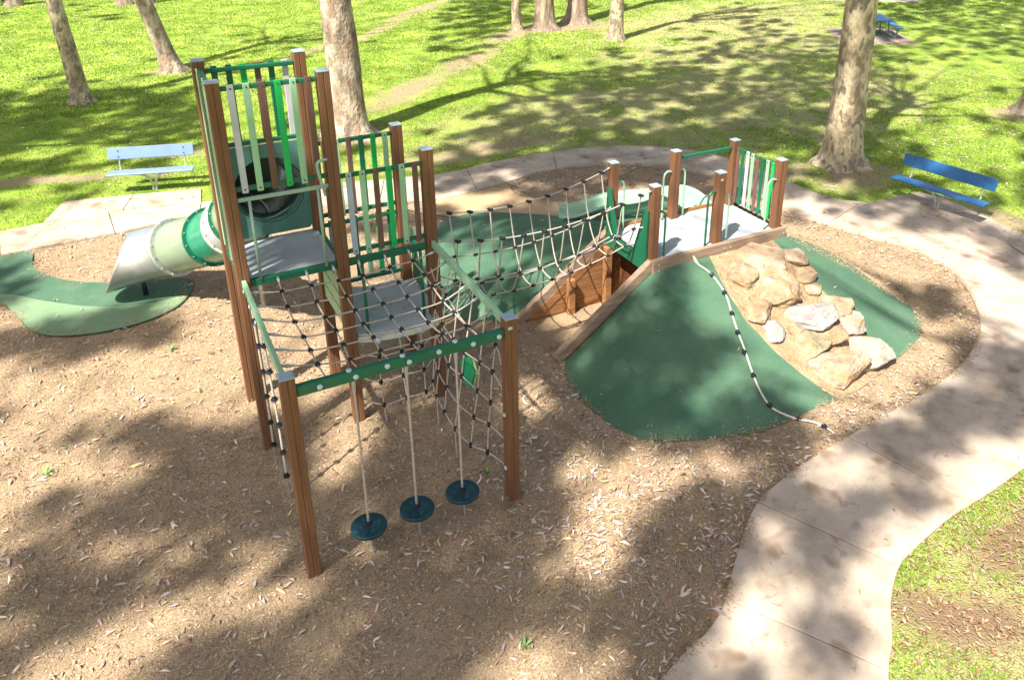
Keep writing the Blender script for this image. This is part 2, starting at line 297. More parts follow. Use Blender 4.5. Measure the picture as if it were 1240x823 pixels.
# path slabs: one object each, cut at the joints
path_base = WB(); N = len(cin)
JOINTS = [int(j*NS) for j in (1, 2, 3, 4.6, 5.6, 7.6, 9.8, 11.9, 13.9, 15.6, 17.1, 19.0, 21.3, 23.6, 25.9, 28.95, 31, 33)]
fs = [(i, (i+1) % N, N+(i+1) % N, N+i) for i in range(N)]
path_base.add([v+Vector((0, 0, .012)) for v in cin]+[v+Vector((0, 0, .012)) for v in cout], fs)
path_o = tag(path_base.build('footpath', mat('joint_dark', (.10, .075, .05), None, 20, .95)), 'curving concrete footpath around the playground', kind='structure')
def slab_from_poly(poly, top=.055, nm='slab'):
    """solid slab with a worn edge"""
    bm = bmesh.new(); vs = [bm.verts.new((p[0], p[1], top)) for p in poly]; f = bm.faces.new(vs); bm.normal_update()
    if f.normal.z < 0: f.normal_flip()
    r = bmesh.ops.extrude_face_region(bm, geom=[f]); ex = [v for v in r['geom'] if isinstance(v, bmesh.types.BMVert)]
    for v in ex: v.co.z = top
    for v in vs: v.co.z = -.06
    fcs = [g for g in r['geom'] if isinstance(g, bmesh.types.BMFace)]
    bmesh.ops.delete(bm, geom=[f], context='FACES_ONLY') if f.is_valid and f not in fcs else None
    te = [e for e in bm.edges if all(abs(v.co.z-top) < 1e-5 for v in e.verts) and any(len(ff.verts) == 4 and abs(ff.normal.z) < .5 for ff in e.link_faces)]
    bmesh.ops.bevel(bm, geom=te, offset=.012, segments=2, affect='EDGES', profile=.5)
    bmesh.ops.recalc_face_normals(bm, faces=bm.faces)
    me = bpy.data.meshes.new(nm); bm.to_mesh(me); bm.free(); me.materials.append(conc_m); return me
def lerp2(a, b, t): return a+(b-a)*t
for a, b in zip(JOINTS, JOINTS[1:]+[JOINTS[0]+N]):
    I = [cin[i % N] for i in range(a, b+1)]; O = [cout[i % N] for i in range(a, b+1)]
    g = .006
    for L in (I, O):
        d = (L[1]-L[0]).normalized(); L[0] = L[0]+d*g; d = (L[-1]-L[-2]).normalized(); L[-1] = L[-1]-d*g
    if len(I) > 1: link('slab', slab_from_poly([(p.x, p.y) for p in I]+[(p.x, p.y) for p in reversed(O)]), path_o)
for poly in ([(-2.55, 7.93), (-2.19, 8.98), (-.9, 8.73), (-1.14, 7.93)], [(-1.128, 7.925), (-.888, 8.728), (.42, 8.45), (.32, 7.62)],
             [(12.84, .92), (14.32, .82), (14.52, .14), (14.42, -.5), (13.25, -.22)], [(13.262, -.235), (14.418, -.512), (14.24, -1.75), (13.62, -1.58)], [(13.63, -1.6), (14.25, -1.765), (17.5, -3.2), (16.8, -4.8), (13.1, -2.92)]):
    link('slab', slab_from_poly(poly), path_o)
far = MB(); far.box((34.2, 22.6, .03), (9, 1.6, .06), Matrix.Rotation(R(-35), 3, 'Z'), .01); tag(far.build('far_path', conc_m), 'short stretch of pale path across the far lawn', kind='structure')
def sheet(name, pts, z, mt, label, n=6, step=.25, zf=None):
    P = spline([Vector((p[0], p[1], 0)) for p in pts], n, True)
    o = link(name, clipgrid_mesh(name, [(p.x, p.y) for p in P], step, z, mt, zf)); return tag(o, label, kind='structure')
GL = [(-3.6, 6.62), (-2.77, 6.62), (-2.66, 5.81), (-2.2, 5.03), (-1.32, 4.42), (-.36, 4.1), (-.42, 3.4), (-.88, 2.92), (-1.64, 2.80), (-2.3, 3.0), (-2.66, 3.4), (-2.9, 4.1), (-3.2, 4.7), (-4.3, 5.4)]
sheet('rubber_surface', GL, .030, rub_m, 'green rubber pad under the exit of the tube slide')
GL2 = [(-4.1, 5.5), (-3.05, 4.9), (-2.5, 4.35), (-1.8, 3.75), (-1.1, 3.45), (-.45, 3.42), (-.9, 2.93), (-1.64, 2.81), (-2.3, 3.01), (-2.65, 3.41), (-2.89, 4.11), (-3.19, 4.7)]
sheet('rubber_border', GL2, .035, rubl_m, 'pale green band along the edge of the slide rubber pad')
TAN = [(4.75, 5.45), (5.6, 5.55), (6.45, 5.62), (6.35, 5.0), (6.6, 4.55), (7.0, 4.0), (7.7, 3.55), (7.5, 3.0), (6.84, 3.2), (5.5, 4.0), (4.5, 4.6), (4.5, 5.0)]
sheet('rubber_tan_strip', TAN, .030, rubt_m, 'tan rubber strip between footpath and green mound', 3)

# ------------------------------------------------------------------ mound lofted round the raised deck
H = 1.13
DA = [(5.70, -1.24), (8.20, -1.24), (8.20, .12), (5.70, .12)]      # deck rectangle corners: front-left, front-right, back-right, back-left
PX0, PX1, PY0, PY1 = 5.70, 8.22, -1.26, .12
# ground outline with matching deck-edge point and sector: 0 green 1 mortar 2 bark
B = [((4.18, -1.18), (5.70, -1.22), 0), ((3.93, -1.66), (5.72, -1.26), 0), ((3.88, -2.19), (5.80, -1.26), 0), ((3.92, -2.76), (5.9, -1.26), 0), ((4.08, -3.19), (6.0, -1.26), 0), ((4.4, -3.46), (6.1, -1.26), 0), ((4.89, -3.67), (6.25, -1.26), 0),
     ((5.36, -3.84), (6.4, -1.26), 0), ((5.87, -3.89), (6.55, -1.26), 0), ((6.5, -3.85), (6.62, -1.26), 0), ((6.98, -3.86), (6.68, -1.26), 1), ((7.4, -3.82), (7.0, -1.26), 1), ((7.8, -3.74), (7.35, -1.26), 1), ((8.1, -3.66), (7.72, -1.26), 1), ((8.4, -3.58), (7.96, -1.26), 0),
     ((9.3, -3.28), (8.10, -1.26), 0), ((9.75, -2.95), (8.17, -1.26), 0), ((9.95, -2.55), (8.21, -1.26), 2), ((10.2, -1.9), (8.22, -1.15), 2), ((10.35, -.9), (8.22, -.7), 2), ((10.3, .3), (8.22, -.1), 2), ((10.0, 1.5), (8.22, .1), 2),
     ((9.3, 2.5), (8.1, .12), 2), ((8.5, 2.85), (7.8, .12), 0), ((7.7, 3.1), (7.3, .12), 0), ((6.84, 3.4), (6.9, .12), 0), ((5.8, 4.2), (6.5, .12), 0), ((4.9, 4.6), (6.2, .12), 0), ((4.1, 4.0), (6.0, .12), 0), ((3.3, 2.6), (5.9, .12), 0), ((2.95, 1.5), (5.8, .12), 0), ((3.3, .55), (5.72, .12), 0), ((4.18, .08), (5.70, .10), 0)]
bo = spline([(b[0][0], b[0][1], 0) for b in B], 4); ba = [];  sect = []
for i in range(len(B)-1):
    for k in range(4): ba.append(Vector(B[i][1]).lerp(Vector(B[i+1][1]), k/4)); sect.append(B[i][2])
ba.append(Vector(B[-1][1]))
def prof(t): return H*((1-t)**1.12)*(1+.28*t*(1-t))
mv = []; NT = 22; IB = sect.index(2); IL = sect.index(1)
for i in range(len(bo)):
    for j in range(NT+1):
        t = j/NT; x = ba[i].x+(bo[i].x-ba[i].x)*t; y = ba[i].y+(bo[i].y-ba[i].y)*t
        e = min(1, min(i, len(bo)-1-i)/4)
        z = prof(t)*(1 if e >= 1 else (e+(1-e)*1))+e*.02*nz(x*1.3, y*1.3)*min(1, (1-t)*4+.2)
        s_ = sect[min(i, len(sect)-1)]
        wb_ = math.exp(-((i-IB)/5.0)**2) if i > 58 else 0; wl_ = math.exp(-((i-IL)/4.5)**2); x -= .30*wl_*sin(pi*t); y += .05*wl_*sin(pi*t); x += .34*wb_*sin(pi*t**.8)*.80; y += .34*wb_*sin(pi*t**.8)*.60
        if s_ == 1: z += .05*nz(x*4, y*4, 5)*(1-abs(t-.5)*1.6)
        if j == NT: z = .012
        mv.append((x, y, max(z, .012)))
mf = []; mmi = []
for i in range(len(bo)-1):
    for j in range(NT):
        a = i*(NT+1)+j; mf.append((a, a+1, a+NT+2, a+NT+1)); mmi.append(sect[i])
mo = MB(); mo.v = mv; mo.f = mf; mo.mi = mmi
mound = tag(mo.build('mound', [rub_m, mortar_m, bark_m], None, True), 'green rubber mound built up around the raised deck', kind='structure')
# face orientation check
if mound.data.polygons[200].normal.z < 0: mound.data.flip_normals()
from mathutils.bvhtree import BVHTree
mbvh = BVHTree.FromPolygons([Vector(v) for v in mv], mf)
def mz(x, y):
    h = mbvh.ray_cast(Vector((x, y, 5)), Vector((0, 0, -1))); return h[0].z if h[0] is not None else 0
def atm(x, y):    # pixel to mound surface
    d = (FW+RT*((x-690.18)/FPX)-UP*((y-254.55)/FPX)).normalized(); h = mbvh.ray_cast(CAM, d)
    return h[0] if h[0] is not None else at(x, y, 0)

# ------------------------------------------------------------------ play-structure pieces
U = 1.127; PW = .135
def post(parent, x, y, z1, z0=-.1, sticker=False):
    g = WB(); h = PW/2; n_ = .010; q = .006
    prof_ = [(-h+q, -h), (-n_, -h), (0, -h+.008), (n_, -h), (h-q, -h), (h, -h+q), (h, -n_), (h-.008, 0), (h, n_), (h, h-q), (h-q, h), (n_, h), (0, h-.008), (-n_, h), (-h+q, h), (-h, h-q), (-h, n_), (-h+.008, 0), (-h, -n_), (-h, -h+q)]
    K = len(prof_); g.add([(x+a, y+b, z0) for a, b in prof_]+[(x+a, y+b, z1) for a, b in prof_], [(i, (i+1) % K, K+(i+1) % K, K+i) for i in range(K)]+[tuple(range(K, 2*K))])
    p = g.build('post', post_m, parent)
    c = WB(); c.box((x, y, z1+.004), (PW+.006, PW+.006, .018), b=.005); c.box((x, y, z1+.013), (PW-.025, PW-.025, .010), b=.005); c.build('cap', cap_m, p)
    if sticker:
        s = WB(); s.box((x-.018, y-h-.002, z1-.10), (.05, .004, .035), b=.001); s.build('sticker', lilac_p, p)
    return p
def barrier(parent, a, b, z0, z1, cols, tubes=.045, n=None, side=-1, ext=.06):
    """two rails between posts and slats screwed to their outer side"""
    a = Vector((a[0], a[1], 0)); b = Vector((b[0], b[1], 0)); d = (b-a).normalized(); nr = Vector((-d.y, d.x, 0))*side
    g = WB(); s, e = a+d*(PW/2), b-d*(PW/2)
    g.beam(s+Vector((0, 0, z0)), e+Vector((0, 0, z0)), tubes, tubes*1.15, .008); g.build('railing', dk_green, parent)
    g = WB(); g.beam(s+Vector((0, 0, z1)), e+Vector((0, 0, z1)), tubes, tubes*1.15, .008)
    r = g.build('railing', dk_green, parent); L = (e-s).length; K = len(cols)
    for i, m_ in enumerate(cols):
        c = s+d*(L*(i+.62)/(K+.24)); q = WB(); M = Matrix((d, nr, Vector((0, 0, 1)))).transposed()
        cc = c+nr*(tubes/2+.012); q.box(cc+Vector((0, 0, (z0+z1)/2)), (.068, .02, z1-z0+.085), M, .005)
        for z in (z0, z1): q.disc(cc+nr*.012+Vector((0, 0, z)), nr, .011, .008, 8, mi=1)
        q.build('slat', [m_, screw_m], r)
    return r
PG, BG, BR, LI, SL, DG = pale_green, br_green, brown_p, lilac_p, slate_p, dk_green
tower = empty('climbing_tower', (U, -U, 0), 'tall timber climbing tower with coloured slat barriers and an overhead beam frame', 'play tower')
ZT, ZL, ZF = 4.60, 3.53, 2.37
for x, y, z, s in ((0, 0, ZT, 0), (0, -U, ZT, 0), (U, 0, ZT, 0), (U, -U, ZT, 0), (2*U, 0, ZL, 0), (2*U, -U, ZL, 0), (0, -3*U, ZF, 0), (2*U, -3*U, ZF, 1)): post(tower, x, y, z, sticker=bool(s))
barrier(tower, (0, -U), (U, -U), 3.40, 4.52, [LI, PG, BR, BG, PG, BR], side=-1)
barrier(tower, (0, 0), (U, 0), 3.56, 4.47, [DG, DG, BG, BR, DG, LI], side=1)
barrier(tower, (0, 0), (0, -U), 2.42, 4.50, [PG, BR, DG, PG, LI, PG], side=-1)
barrier(tower, (U, -U), (2*U, -U), 2.40, 3.36, [SL, PG, BR, BG, PG, BR], side=-1)
barrier(tower, (U, 0), (2*U, 0), 2.44, 3.42, [BR, PG, BR, DG, BG, PG][0:6], side=-1)
barrier(tower, (U, 0), (2*U, 0), 1.42, 2.30, [SL, PG, DG, PG, BG, DG], side=1)
# decks with rims
g = WB(); g.box((U/2, -U/2+.03, 2.25), (U-.14+.1, U+.02, .05), b=.008); d1 = g.build('deck', deck_m, tower)
g = WB(); g.beam((.07, -U, 2.262), (U-.07, -U, 2.262), .06, .09, .008); g.build('beam', dk_green, tower); g = WB(); g.beam((U+.07, -U, 2.262), (2*U-.07, -U, 2.262), .06, .09, .008); g.build('beam', dk_green, tower)
g = WB(); g.beam((U, -U+.08, 2.24), (U, -.08, 2.24), .05, .10); g.build('side_rim', dk_green, tower); g = WB(); g.beam((0, -U+.08, 2.24), (0, -.08, 2.24), .05, .10); g.build('side_rim', dk_green, tower)
for k, z in enumerate((2.08, 1.86, 1.64, 1.42)):
    g = WB(); g.beam((U-.02, -U+.08, z), (U-.02, -.08, z), .025, .19, .006); g.build('riser_board', PG, tower)
nose = [(U+.08, .04), (2*U+.02, .04), (2*U+.17, -.1), (2*U+.19, -.5), (2*U+.14, -U+.12), (2*U-.02, -U-.10), (U+.75, -U-.16), (U+.3, -U-.10), (U+.09, -U-.02)]
g = WB(); g.prism(nose, (0, 0, 1.245), (1, 0, 0), (0, 1, 0), .03); g.build('deck', deck_m, tower)
cx_, cy_ = 1.5*U, -U/2
g = WB(); g.prism([((p[0]-cx_)*1.02+cx_, (p[1]-cy_)*1.02+cy_) for p in nose], (0, 0, 1.185), (1, 0, 0), (0, 1, 0), .08); g.build('deck_edge', edge_m, tower)
# slide entry panel with a round hole
def holed_panel(x0, x1, z0, z1, cx, cz, r, y, th):
    g = WB(); n = 40; ring = []; outr = []
    for i in range(n):
        a = 2*pi*i/n; ring.append((cx+r*cos(a), cz+r*sin(a))); dx, dz = cos(a), sin(a)
        t = min(((x1-cx)/dx if dx > 1e-6 else 1e9), ((x0-cx)/dx if dx < -1e-6 else 1e9), ((z1-cz)/dz if dz > 1e-6 else 1e9), ((z0-cz)/dz if dz < -1e-6 else 1e9)); outr.append((cx+dx*t, cz+dz*t))
    for yy, fl in ((y-th/2, 0), (y+th/2, 1)):
        g.add([(a, yy, b) for a, b in ring]+[(a, yy, b) for a, b in outr], [((i, n+i, n+(i+1) % n, (i+1) % n) if not fl else (i, (i+1) % n, n+(i+1) % n, n+i)) for i in range(n)])
    g.add([(a, y-th/2, b) for a, b in ring]+[(a, y+th/2, b) for a, b in ring], [(i, (i+1) % n, n+(i+1) % n, n+i) for i in range(n)])
    g.add([(a, y-th/2, b) for a, b in outr]+[(a, y+th/2, b) for a, b in outr], [(n+i, n+(i+1) % n, (i+1) % n, i) for i in range(n)])
    return g
holed_panel(.09, U-.05, 2.34, 3.52, .585, 2.93, .425, -.03, .03).build('slide_panel', teal_m, tower)
# front crossbar and grab pipes on the tall deck
g = WB(); g.beam((.07, -U-.03, 3.285), (U-.07, -U-.03, 3.285), .03, .045, .004); g.build('crossbar', bar_m, tower)
for x in (.19, .935):
    g = WB(); g.tube([(x, -U-.03, 3.27), (x, -U-.03, 2.29)], .017, 10); g.build('grab_pipe', bar_m, tower, True)
g = WB(); g.tube(spline([(U-.07, -U-.09, 3.62), (U-.17, -U-.13, 3.62), (U-.19, -U-.13, 3.54), (U-.15, -U-.12, 3.3), (U-.13, -U-.1, 3.2)], 5), .017, 10); g.build('grab_handle', bar_m, tower, True)
for x in (U+.22, 2*U-.17):
    g = WB(); g.tube([(x, -U-.05, 2.24), (x, -U-.05, 1.25)], .020, 10); g.build('grab_pipe', dk_green, tower, True)
wedge = [(0, 2.05), (-.08, 2.05), (-.36, 1.28), (-.77, 1.28), (-1.04, 2.05), (-U, 2.05), (-U, 1.06), (0, 1.06)]
# overhead frame
g = WB(); g.beam((.07, -3*U, 2.19), (2*U-.07, -3*U, 2.19), .07, .115, .01); fb = g.build('front_beam', dk_green, tower)
g = WB(); g.beam((0, -U-.07, 2.30), (0, -3*U+.07, 2.23), .05, .10, .008); lb = g.build('side_rail', PG, tower)
g = WB(); g.beam((2*U, -U-.07, 2.30), (2*U, -3*U+.07, 2.26), .05, .10, .008); rb = g.build('side_rail', PG, tower)
bolt_me = MB().disc((0, 0, 0), (0, 0, 1), .027, .022, 12, 1).mesh('bolt', bolt_m, True)
def bolt(parent, loc, nrm, s=1.0):
    o = link('bolt', bolt_me, parent); base = Vector(parent.location)+(Vector(parent.parent.location) if parent.parent else Vector())
    o.location = Vector(loc)-base; o.rotation_euler = Vector(nrm).to_track_quat('Z', 'Y').to_euler(); o.scale = (s, s, s); return o
for x in (.28, .62, .93, 1.15, 1.46, 1.83, 2.12): bolt(fb, (x, -3*U-.047, 2.19+(.02 if x in (.93, 1.46) else 0)), (0, -1, 0))
for x in (.62, 1.15, 1.70): bolt(fb, (x-.05, -3*U, 2.253), (0, 0, 1))
for k in range(6):
    y = -1.36-.33*k; z = 2.295-.011*k*2.2
    bolt(lb, (-.037, y, z-.01), (-1, 0, 0), .8); bolt(rb, (2*U+.037, y, z), (1, 0, 0), .8)
bolt(tower, (2*U-.078, -3*U, 1.16), (-1, 0, 0), .9); bolt(tower, (2*U-.078, -3*U, .44), (-1, 0, 0), .9)

# ------------------------------------------------------------------ ropes
RR = .0088
kb = MB(); kb.box((0, 0, 0), (.052, .040, .034), b=.009); kb.tube([(0, -.034, 0), (0, .034, 0)], .018, 8); conn_me = kb.mesh('connector', black_m)
def connector(parent, loc, rz=0, s=1.0, tilt=0):
    o = link('connector', conn_me, parent); o.location = Vector(loc)-Vector(parent.location); o.rotation_euler = (tilt, 0, rz); o.scale = (s,)*3; return o
def rope(parent, pts, r=RR, n=4, name='rope', m_=None):
    g = WB(); g.tube(spline(pts, n), r, 7); return g.build(name, m_ or rope_m, parent, True)
def shackle(parent, a, b):
    a = Vector(a); b = Vector(b); g = WB(); g.tube([a, a.lerp(b, .5), b], [.012, .02, .009], 8); return g.build('shackle', steel_m, parent, True)
net = empty('overhead_net', (U, -2*U, 2.2), 'square beige rope net stretched flat inside the overhead beam frame', 'rope net')
XS = [.37, .69, 1.0, 1.31, 1.63, 1.93]; YS = [-1.36, -1.70, -2.03, -2.36, -2.69, -3.02]
def netz(x, y):
    u = (x-0)/(2*U); v = (-y-U)/(2*U); return 2.235-.13*(4*u*(1-u))**.8*(4*v*(1-v))**.7-.02*v
def jit(k): return random.uniform(-k, k)
NP = [[(x+jit(.02), y+jit(.02), netz(x, y)+jit(.008)) for y in YS] for x in XS]
for i, x in enumerate(XS):
    rope(net, [(x, -U-.03, 2.28)]+NP[i]+[(x, -3*U+.03, 2.19)]); shackle(net, (x, -U-.035, 2.285), Vector((x, -U-.035, 2.285)).lerp(Vector(NP[i][0]), .4))
for j, y in enumerate(YS):
    rope(net, [(.03, y+.02, 2.25)]+[NP[i][j] for i in range(6)]+[(2*U-.03, y+.02, 2.26)])
    shackle(net, (.03, y+.02, 2.25), Vector((.03, y+.02, 2.25)).lerp(Vector(NP[0][j]), .35)); shackle(net, (2*U-.03, y+.02, 2.26), Vector((2*U-.03, y+.02, 2.26)).lerp(Vector(NP[5][j]), .35))
for i in range(6):
    for j in range(6): connector(net, NP[i][j], jit(.3), 1.0)
# side scramble net between right posts
cn = empty('scramble_net', (2*U, -2*U, .4), 'sagging rope scramble net hung from the right frame rail beside the swing pods', 'rope net')
VY = [-1.45, -1.80, -2.15, -2.50, -2.85, -3.12]; VZ = [1.95, 1.62, 1.28, .93, .55]
def cx2(y, z): 
    u = (-y-U)/(2*U); return 2*U-.02-.34*(4*u*(1-u))**.6*((2.3-z)/2.0)**.8
CP = [[(cx2(y, z)+jit(.02), y+jit(.04), z-.12*(4*((-y-U)/(2*U))*(1-(-y-U)/(2*U)))+jit(.03)) for z in VZ] for y in VY]
for i, y in enumerate(VY):
    rope(cn, [(2*U-.02, y, 2.27)]+CP[i]+([(CP[i][-1][0], y+.02, .0)] if i in (1, 3) else []))
    for p in CP[i]: connector(cn, p, pi/2+jit(.4), 1, pi/2)
for j, z in enumerate(VZ):
    rope(cn, [(2*U-.05, -U-.07, z+.02)]+[CP[i][j] for i in range(len(VY))]+[(2*U-.06, -3*U+.07, (1.75, 1.45, 1.16, .8, .44)[j])])
g = WB(); n = 26; poly = [((.15+.018*sin(5*a)+.01*sin(9*a+1))*cos(a), (.19+.018*cos(6*a))*sin(a)) for a in [2*pi*i/n for i in range(n)]]
g.prism(poly, (2.10, -2.55, 1.26), Vector((-.12, 1, 0)).normalized(), Vector((.10, 0, 1)).normalized(), .02); pn = g.build('foothold_panel', mat('foothold_green', (.006, .20, .09), (.01, .24, .11)), cn)
g = WB(); g.prism([(p[0]*1.04, p[1]*1.04) for p in poly], (2.128, -2.55, 1.26), Vector((-.12, 1, 0)).normalized(), Vector((.10, 0, 1)).normalized(), .018); g.build('panel_edge', mat('yellow_green_edge', (.35, .42, .16)), cn)
# rope climbing net below the low deck's nose
ln = empty('low_net', (1.6*U, -U-.2, .4), 'small rope climbing net between the low deck edge and the ground', 'rope net')
LX = [1.42, 1.70, 1.98]; LZ = [.95, .60, .28]
LP = [[(x+jit(.02), -U-.17-.03*k, z+jit(.02)) for k, z in enumerate(LZ)] for x in LX]
for i, x in enumerate(LX):
    rope(ln, [(x, -U-.15, 1.17)]+LP[i]+[(x, -U-.25, .02)])
    for p in LP[i]: connector(ln, p, 0, 1, pi/2)
    o = bolt(ln, (x, -U-.17, 1.19), (0, -1, 0), 1.5)
for j, z in enumerate(LZ): rope(ln, [(U+.07, -U-.02, z+.03)]+[LP[i][j] for i in range(3)]+[(2*U-.07, -U-.02, z+.03)])
# knotted ropes on the left side
def disc_rope(x0, y0, x1, y1, label, first):
    t = empty('climbing_rope', (x1, y1, 0), label, 'climbing rope', 'knotted ropes at the left side of the frame')
    P = [(x0, y0, 2.2), ((x0+x1)/2+.01, (y0+y1)/2, 1.2), (x1, y1, .16)]; rope(t, P, .013); rope(t, [(x1, y1, .18), (x1, y1, -.02)], .008, name='chain', m_=steel_m)
    sp = spline(P, 6)
    for k in range(6):
        f_ = (k+.9)/6.6*(len(sp)-1); i = int(f_); p = sp[i].lerp(sp[min(i+1, len(sp)-1)], f_-i)
        g = WB(); g.disc(p, (0, .1, 1), .038, .022, 12); g.disc(p+Vector((0, 0, .02)), (0, 0, 1), .022, .05, 10); g.build('foot_disc', black_m, t)
    return t
disc_rope(.0, -1.55, .0, -1.55, 'left knotted climbing rope with black foot discs beside the middle tower post', 1)
disc_rope(.0, -2.12, .02, -2.18, 'right knotted climbing rope with black discs nearest the front left frame post', 0)
# pods
for k, (x, lab) in enumerate(((.60, 'left swing pod hanging nearest the front left post, dark blue disc on a rope'), (1.125, 'middle swing pod, dark blue disc on a rope between the other two'), (1.65, 'right swing pod nearest the front right post, dark blue disc on a rope'))):
    t = empty('swing_pod', (x, -3*U, .33), lab, 'swing pod', 'disc pods hanging from the front beam')
    rope(t, [(x, -3*U, 2.13), (x+.002, -3*U, 1.2), (x, -3*U, .36)], .013)
    g = WB(); g.tube([(x, -3*U, .298), (x, -3*U, .300), (x, -3*U, .308), (x, -3*U, .335), (x, -3*U, .346), (x, -3*U, .349), (x, -3*U, .343)], [.05, .17, .185, .187, .178, .13, .02], 28); g.build('disc', pod_m, t, False)
    g = WB(); g.tube([(x, -3*U, .345), (x, -3*U, .395)], [.03, .016], 10); g.build('collar', black_m, t)
    g = WB(); g.tube([(x, -3*U, .30), (x, -3*U, .22), (x+.01, -3*U, .12), (x+.02, -3*U, -.08)], [.022, .018, .010, .010], 8); g.build('anchor_chain', steel_m, t)
    g = WB(); g.tube([(x, -3*U, 2.14), (x, -3*U, 2.0)], [.024, .016], 8); g.build('swivel', steel_m, t)

# ------------------------------------------------------------------ rope bridge
br = empty('rope_bridge', (4.0, -U/2, 1.0), 'sagging rope net bridge between the low tower deck and the mound deck', 'rope bridge')
def ztop(x, side):    # hand ropes
    u = (x-2*U)/(5.6-2*U); zl, zr = (2.30, 2.36); return zl+(zr-zl)*u-(.24 if side else .27)*4*u*(1-u)+(0 if side else 0)
def zbot(x): u = (x-2*U)/(5.6-2*U); return 1.22+.14*u-.26*4*u*(1-u)
yb, yf = -.02, -U+.02
SEC = [(0, 'top'), (.16, 'mid'), (.36, 'bot'), (.64, 'bot'), (.84, 'mid'), (1, 'top')]
def secpt(x, v):      # v across 0 back .. 1 front
    zt_ = ztop(x, v > .5); zb = zbot(x); a = abs(2*v-1); z = zb+(zt_-zb)*(a**2.2)
    y = yb+(yf-yb)*(.5+.5*math.copysign(min(1, a**.8), 2*v-1)); return (x, y, z)
HX = [2*U+.36+i*.315 for i in range(10)]
for v in (0, .165, .36, .64, .835, 1):
    x0 = 2*U+.05; x1 = 5.62
    P = [secpt(x, v) for x in HX]; a = (x0, (0 if v < .5 else -U)+(0 if v in (0, 1) else (-.1 if v < .5 else .1) if v in (.165, .835) else (-.4 if v < .5 else .4)), 2.30 if v in (0, 1) else (1.78 if v in (.165, .835) else 1.24))
    b = (x1, a[1], 2.36 if v in (0, 1) else (1.75 if v in (.165, .835) else 1.34))
    rope(br, [a]+P+[b], .0098); shackle(br, b, Vector(b).lerp(Vector(P[-1]), .35)); shackle(br, a, Vector(a).lerp(Vector(P[0]), .25))
for i, x in enumerate(HX):
    dx = .06*sin(i*1.7)
    P = [secpt(x+(dx*(1-abs(2*v-1))), v) for v in (0, .05, .12, .2, .3, .4, .5, .6, .7, .8, .88, .95, 1)]
    rope(br, P, .0102, 3, 'hoop')
    for v in (0, .165, .36, .64, .835, 1): connector(br, secpt(x, v), pi/2, 1.0 if v not in (0, 1) else 1.25, 0 if v not in (0, 1) else .3)

# ------------------------------------------------------------------ mound deck
X1, X2, X3 = 5.68, 6.88, 8.11; YA, YB_ = -.0, -1.13; ZR = 2.43; DZ = 1.25
md = empty('mound_platform', (6.9, -.55, 0), 'low timber platform deck with six posts on top of the green mound', 'play platform')
for x, y, s in ((X1, YA, 0), (X1, YB_, 0), (X2, YA, 0), (X2, YB_, 1), (X3, YA, 0), (X3, YB_, 0)): post(md, x, y, ZR, .0 if x == X1 else .8, bool(s))
g = WB(); g.box((6.93, -.54, DZ-.02), (2.44, 1.24, .05), b=.006); g.build('deck', deck_m, md)
barrier(md, (X3, YA), (X3, YB_), 1.40, 2.30, [BR, DG, LI, PG, BR, DG, PG, BG], side=-1)
g = WB(); g.beam((X2+.07, YA, 2.30), (X3-.07, YA, 2.30), .04, .05); g.build('rail', dk_green, md)
for a, b in ((5.62, 7.02), (7.025, 8.24)):
    g = WB(); g.box(((a+b)/2, -1.235, 1.165), (b-a, .075, .25), b=.008); k = g.build('fascia_board', timtop_m, md)
    for xx in (a+.06 if a > 6 else b-.05, b-.05 if a > 6 else a+.1): bolt(k, (xx, -1.276, 1.2), (0, -1, 0), .35); bolt(k, (xx, -1.276, 1.11), (0, -1, 0), .35)
g = WB(); g.box((6.93, .105, 1.22), (2.6, .07, .16), b=.006); g.build('back_board', timber_m, md)
g = WB(); g.box((8.275, -.55, 1.13), (.06, 1.3, .24), b=.006); g.build('end_board', timtop_m, md)
for xx in (7.0, 7.42, 7.95): g = WB(); g.box((xx, -1.33, 1.05), (.16, .10, .07), Matrix.Rotation(jit(.2), 3, 'Z'), .015); g.build('packer_block', mortar_m, md)
g = WB(); g.prism(wedge, (5.585, 0, 0), (0, 1, 0), (0, 0, 1), .025); g.build('entry_panel', dk_green, md)
g = WB(); g.prism([(p[0]*.94-.03, p[1]+(.0)) for p in wedge], (2*U+.10, 0, 0), (0, 1, 0), (0, 0, 1), .02); g.build('entry_panel', dk_green, tower)
def grab(x, y, dx, dy, z=2.12, m_=bar_m):
    g = WB(); g.tube(spline([(x+dx*.07, y+dy*.07, z-.02), (x+dx*.14, y+dy*.12, z), (x+dx*.20, y+dy*.17, z-.05), (x+dx*.215, y+dy*.18, z-.14), (x+dx*.215, y+dy*.18, 1.7), (x+dx*.215, y+dy*.18, DZ)], 5), .017, 10); g.build('grab_pipe', m_, md, True)
grab(X2, YB_, -1, -.1, 2.14, dk_green); grab(X2, YB_, 1, .0, 2.05, bar_m); grab(X3, YB_, -1, .1, 2.12, pale_green); grab(X1, YB_, 1, .0, 2.0, dk_green); grab(X2, YA, -1, 0, 2.1, bar_m); grab(X1, YA, 1, 0, 2.1, pale_green); grab(X2, YA, 1, 0, 2.1, pale_green)
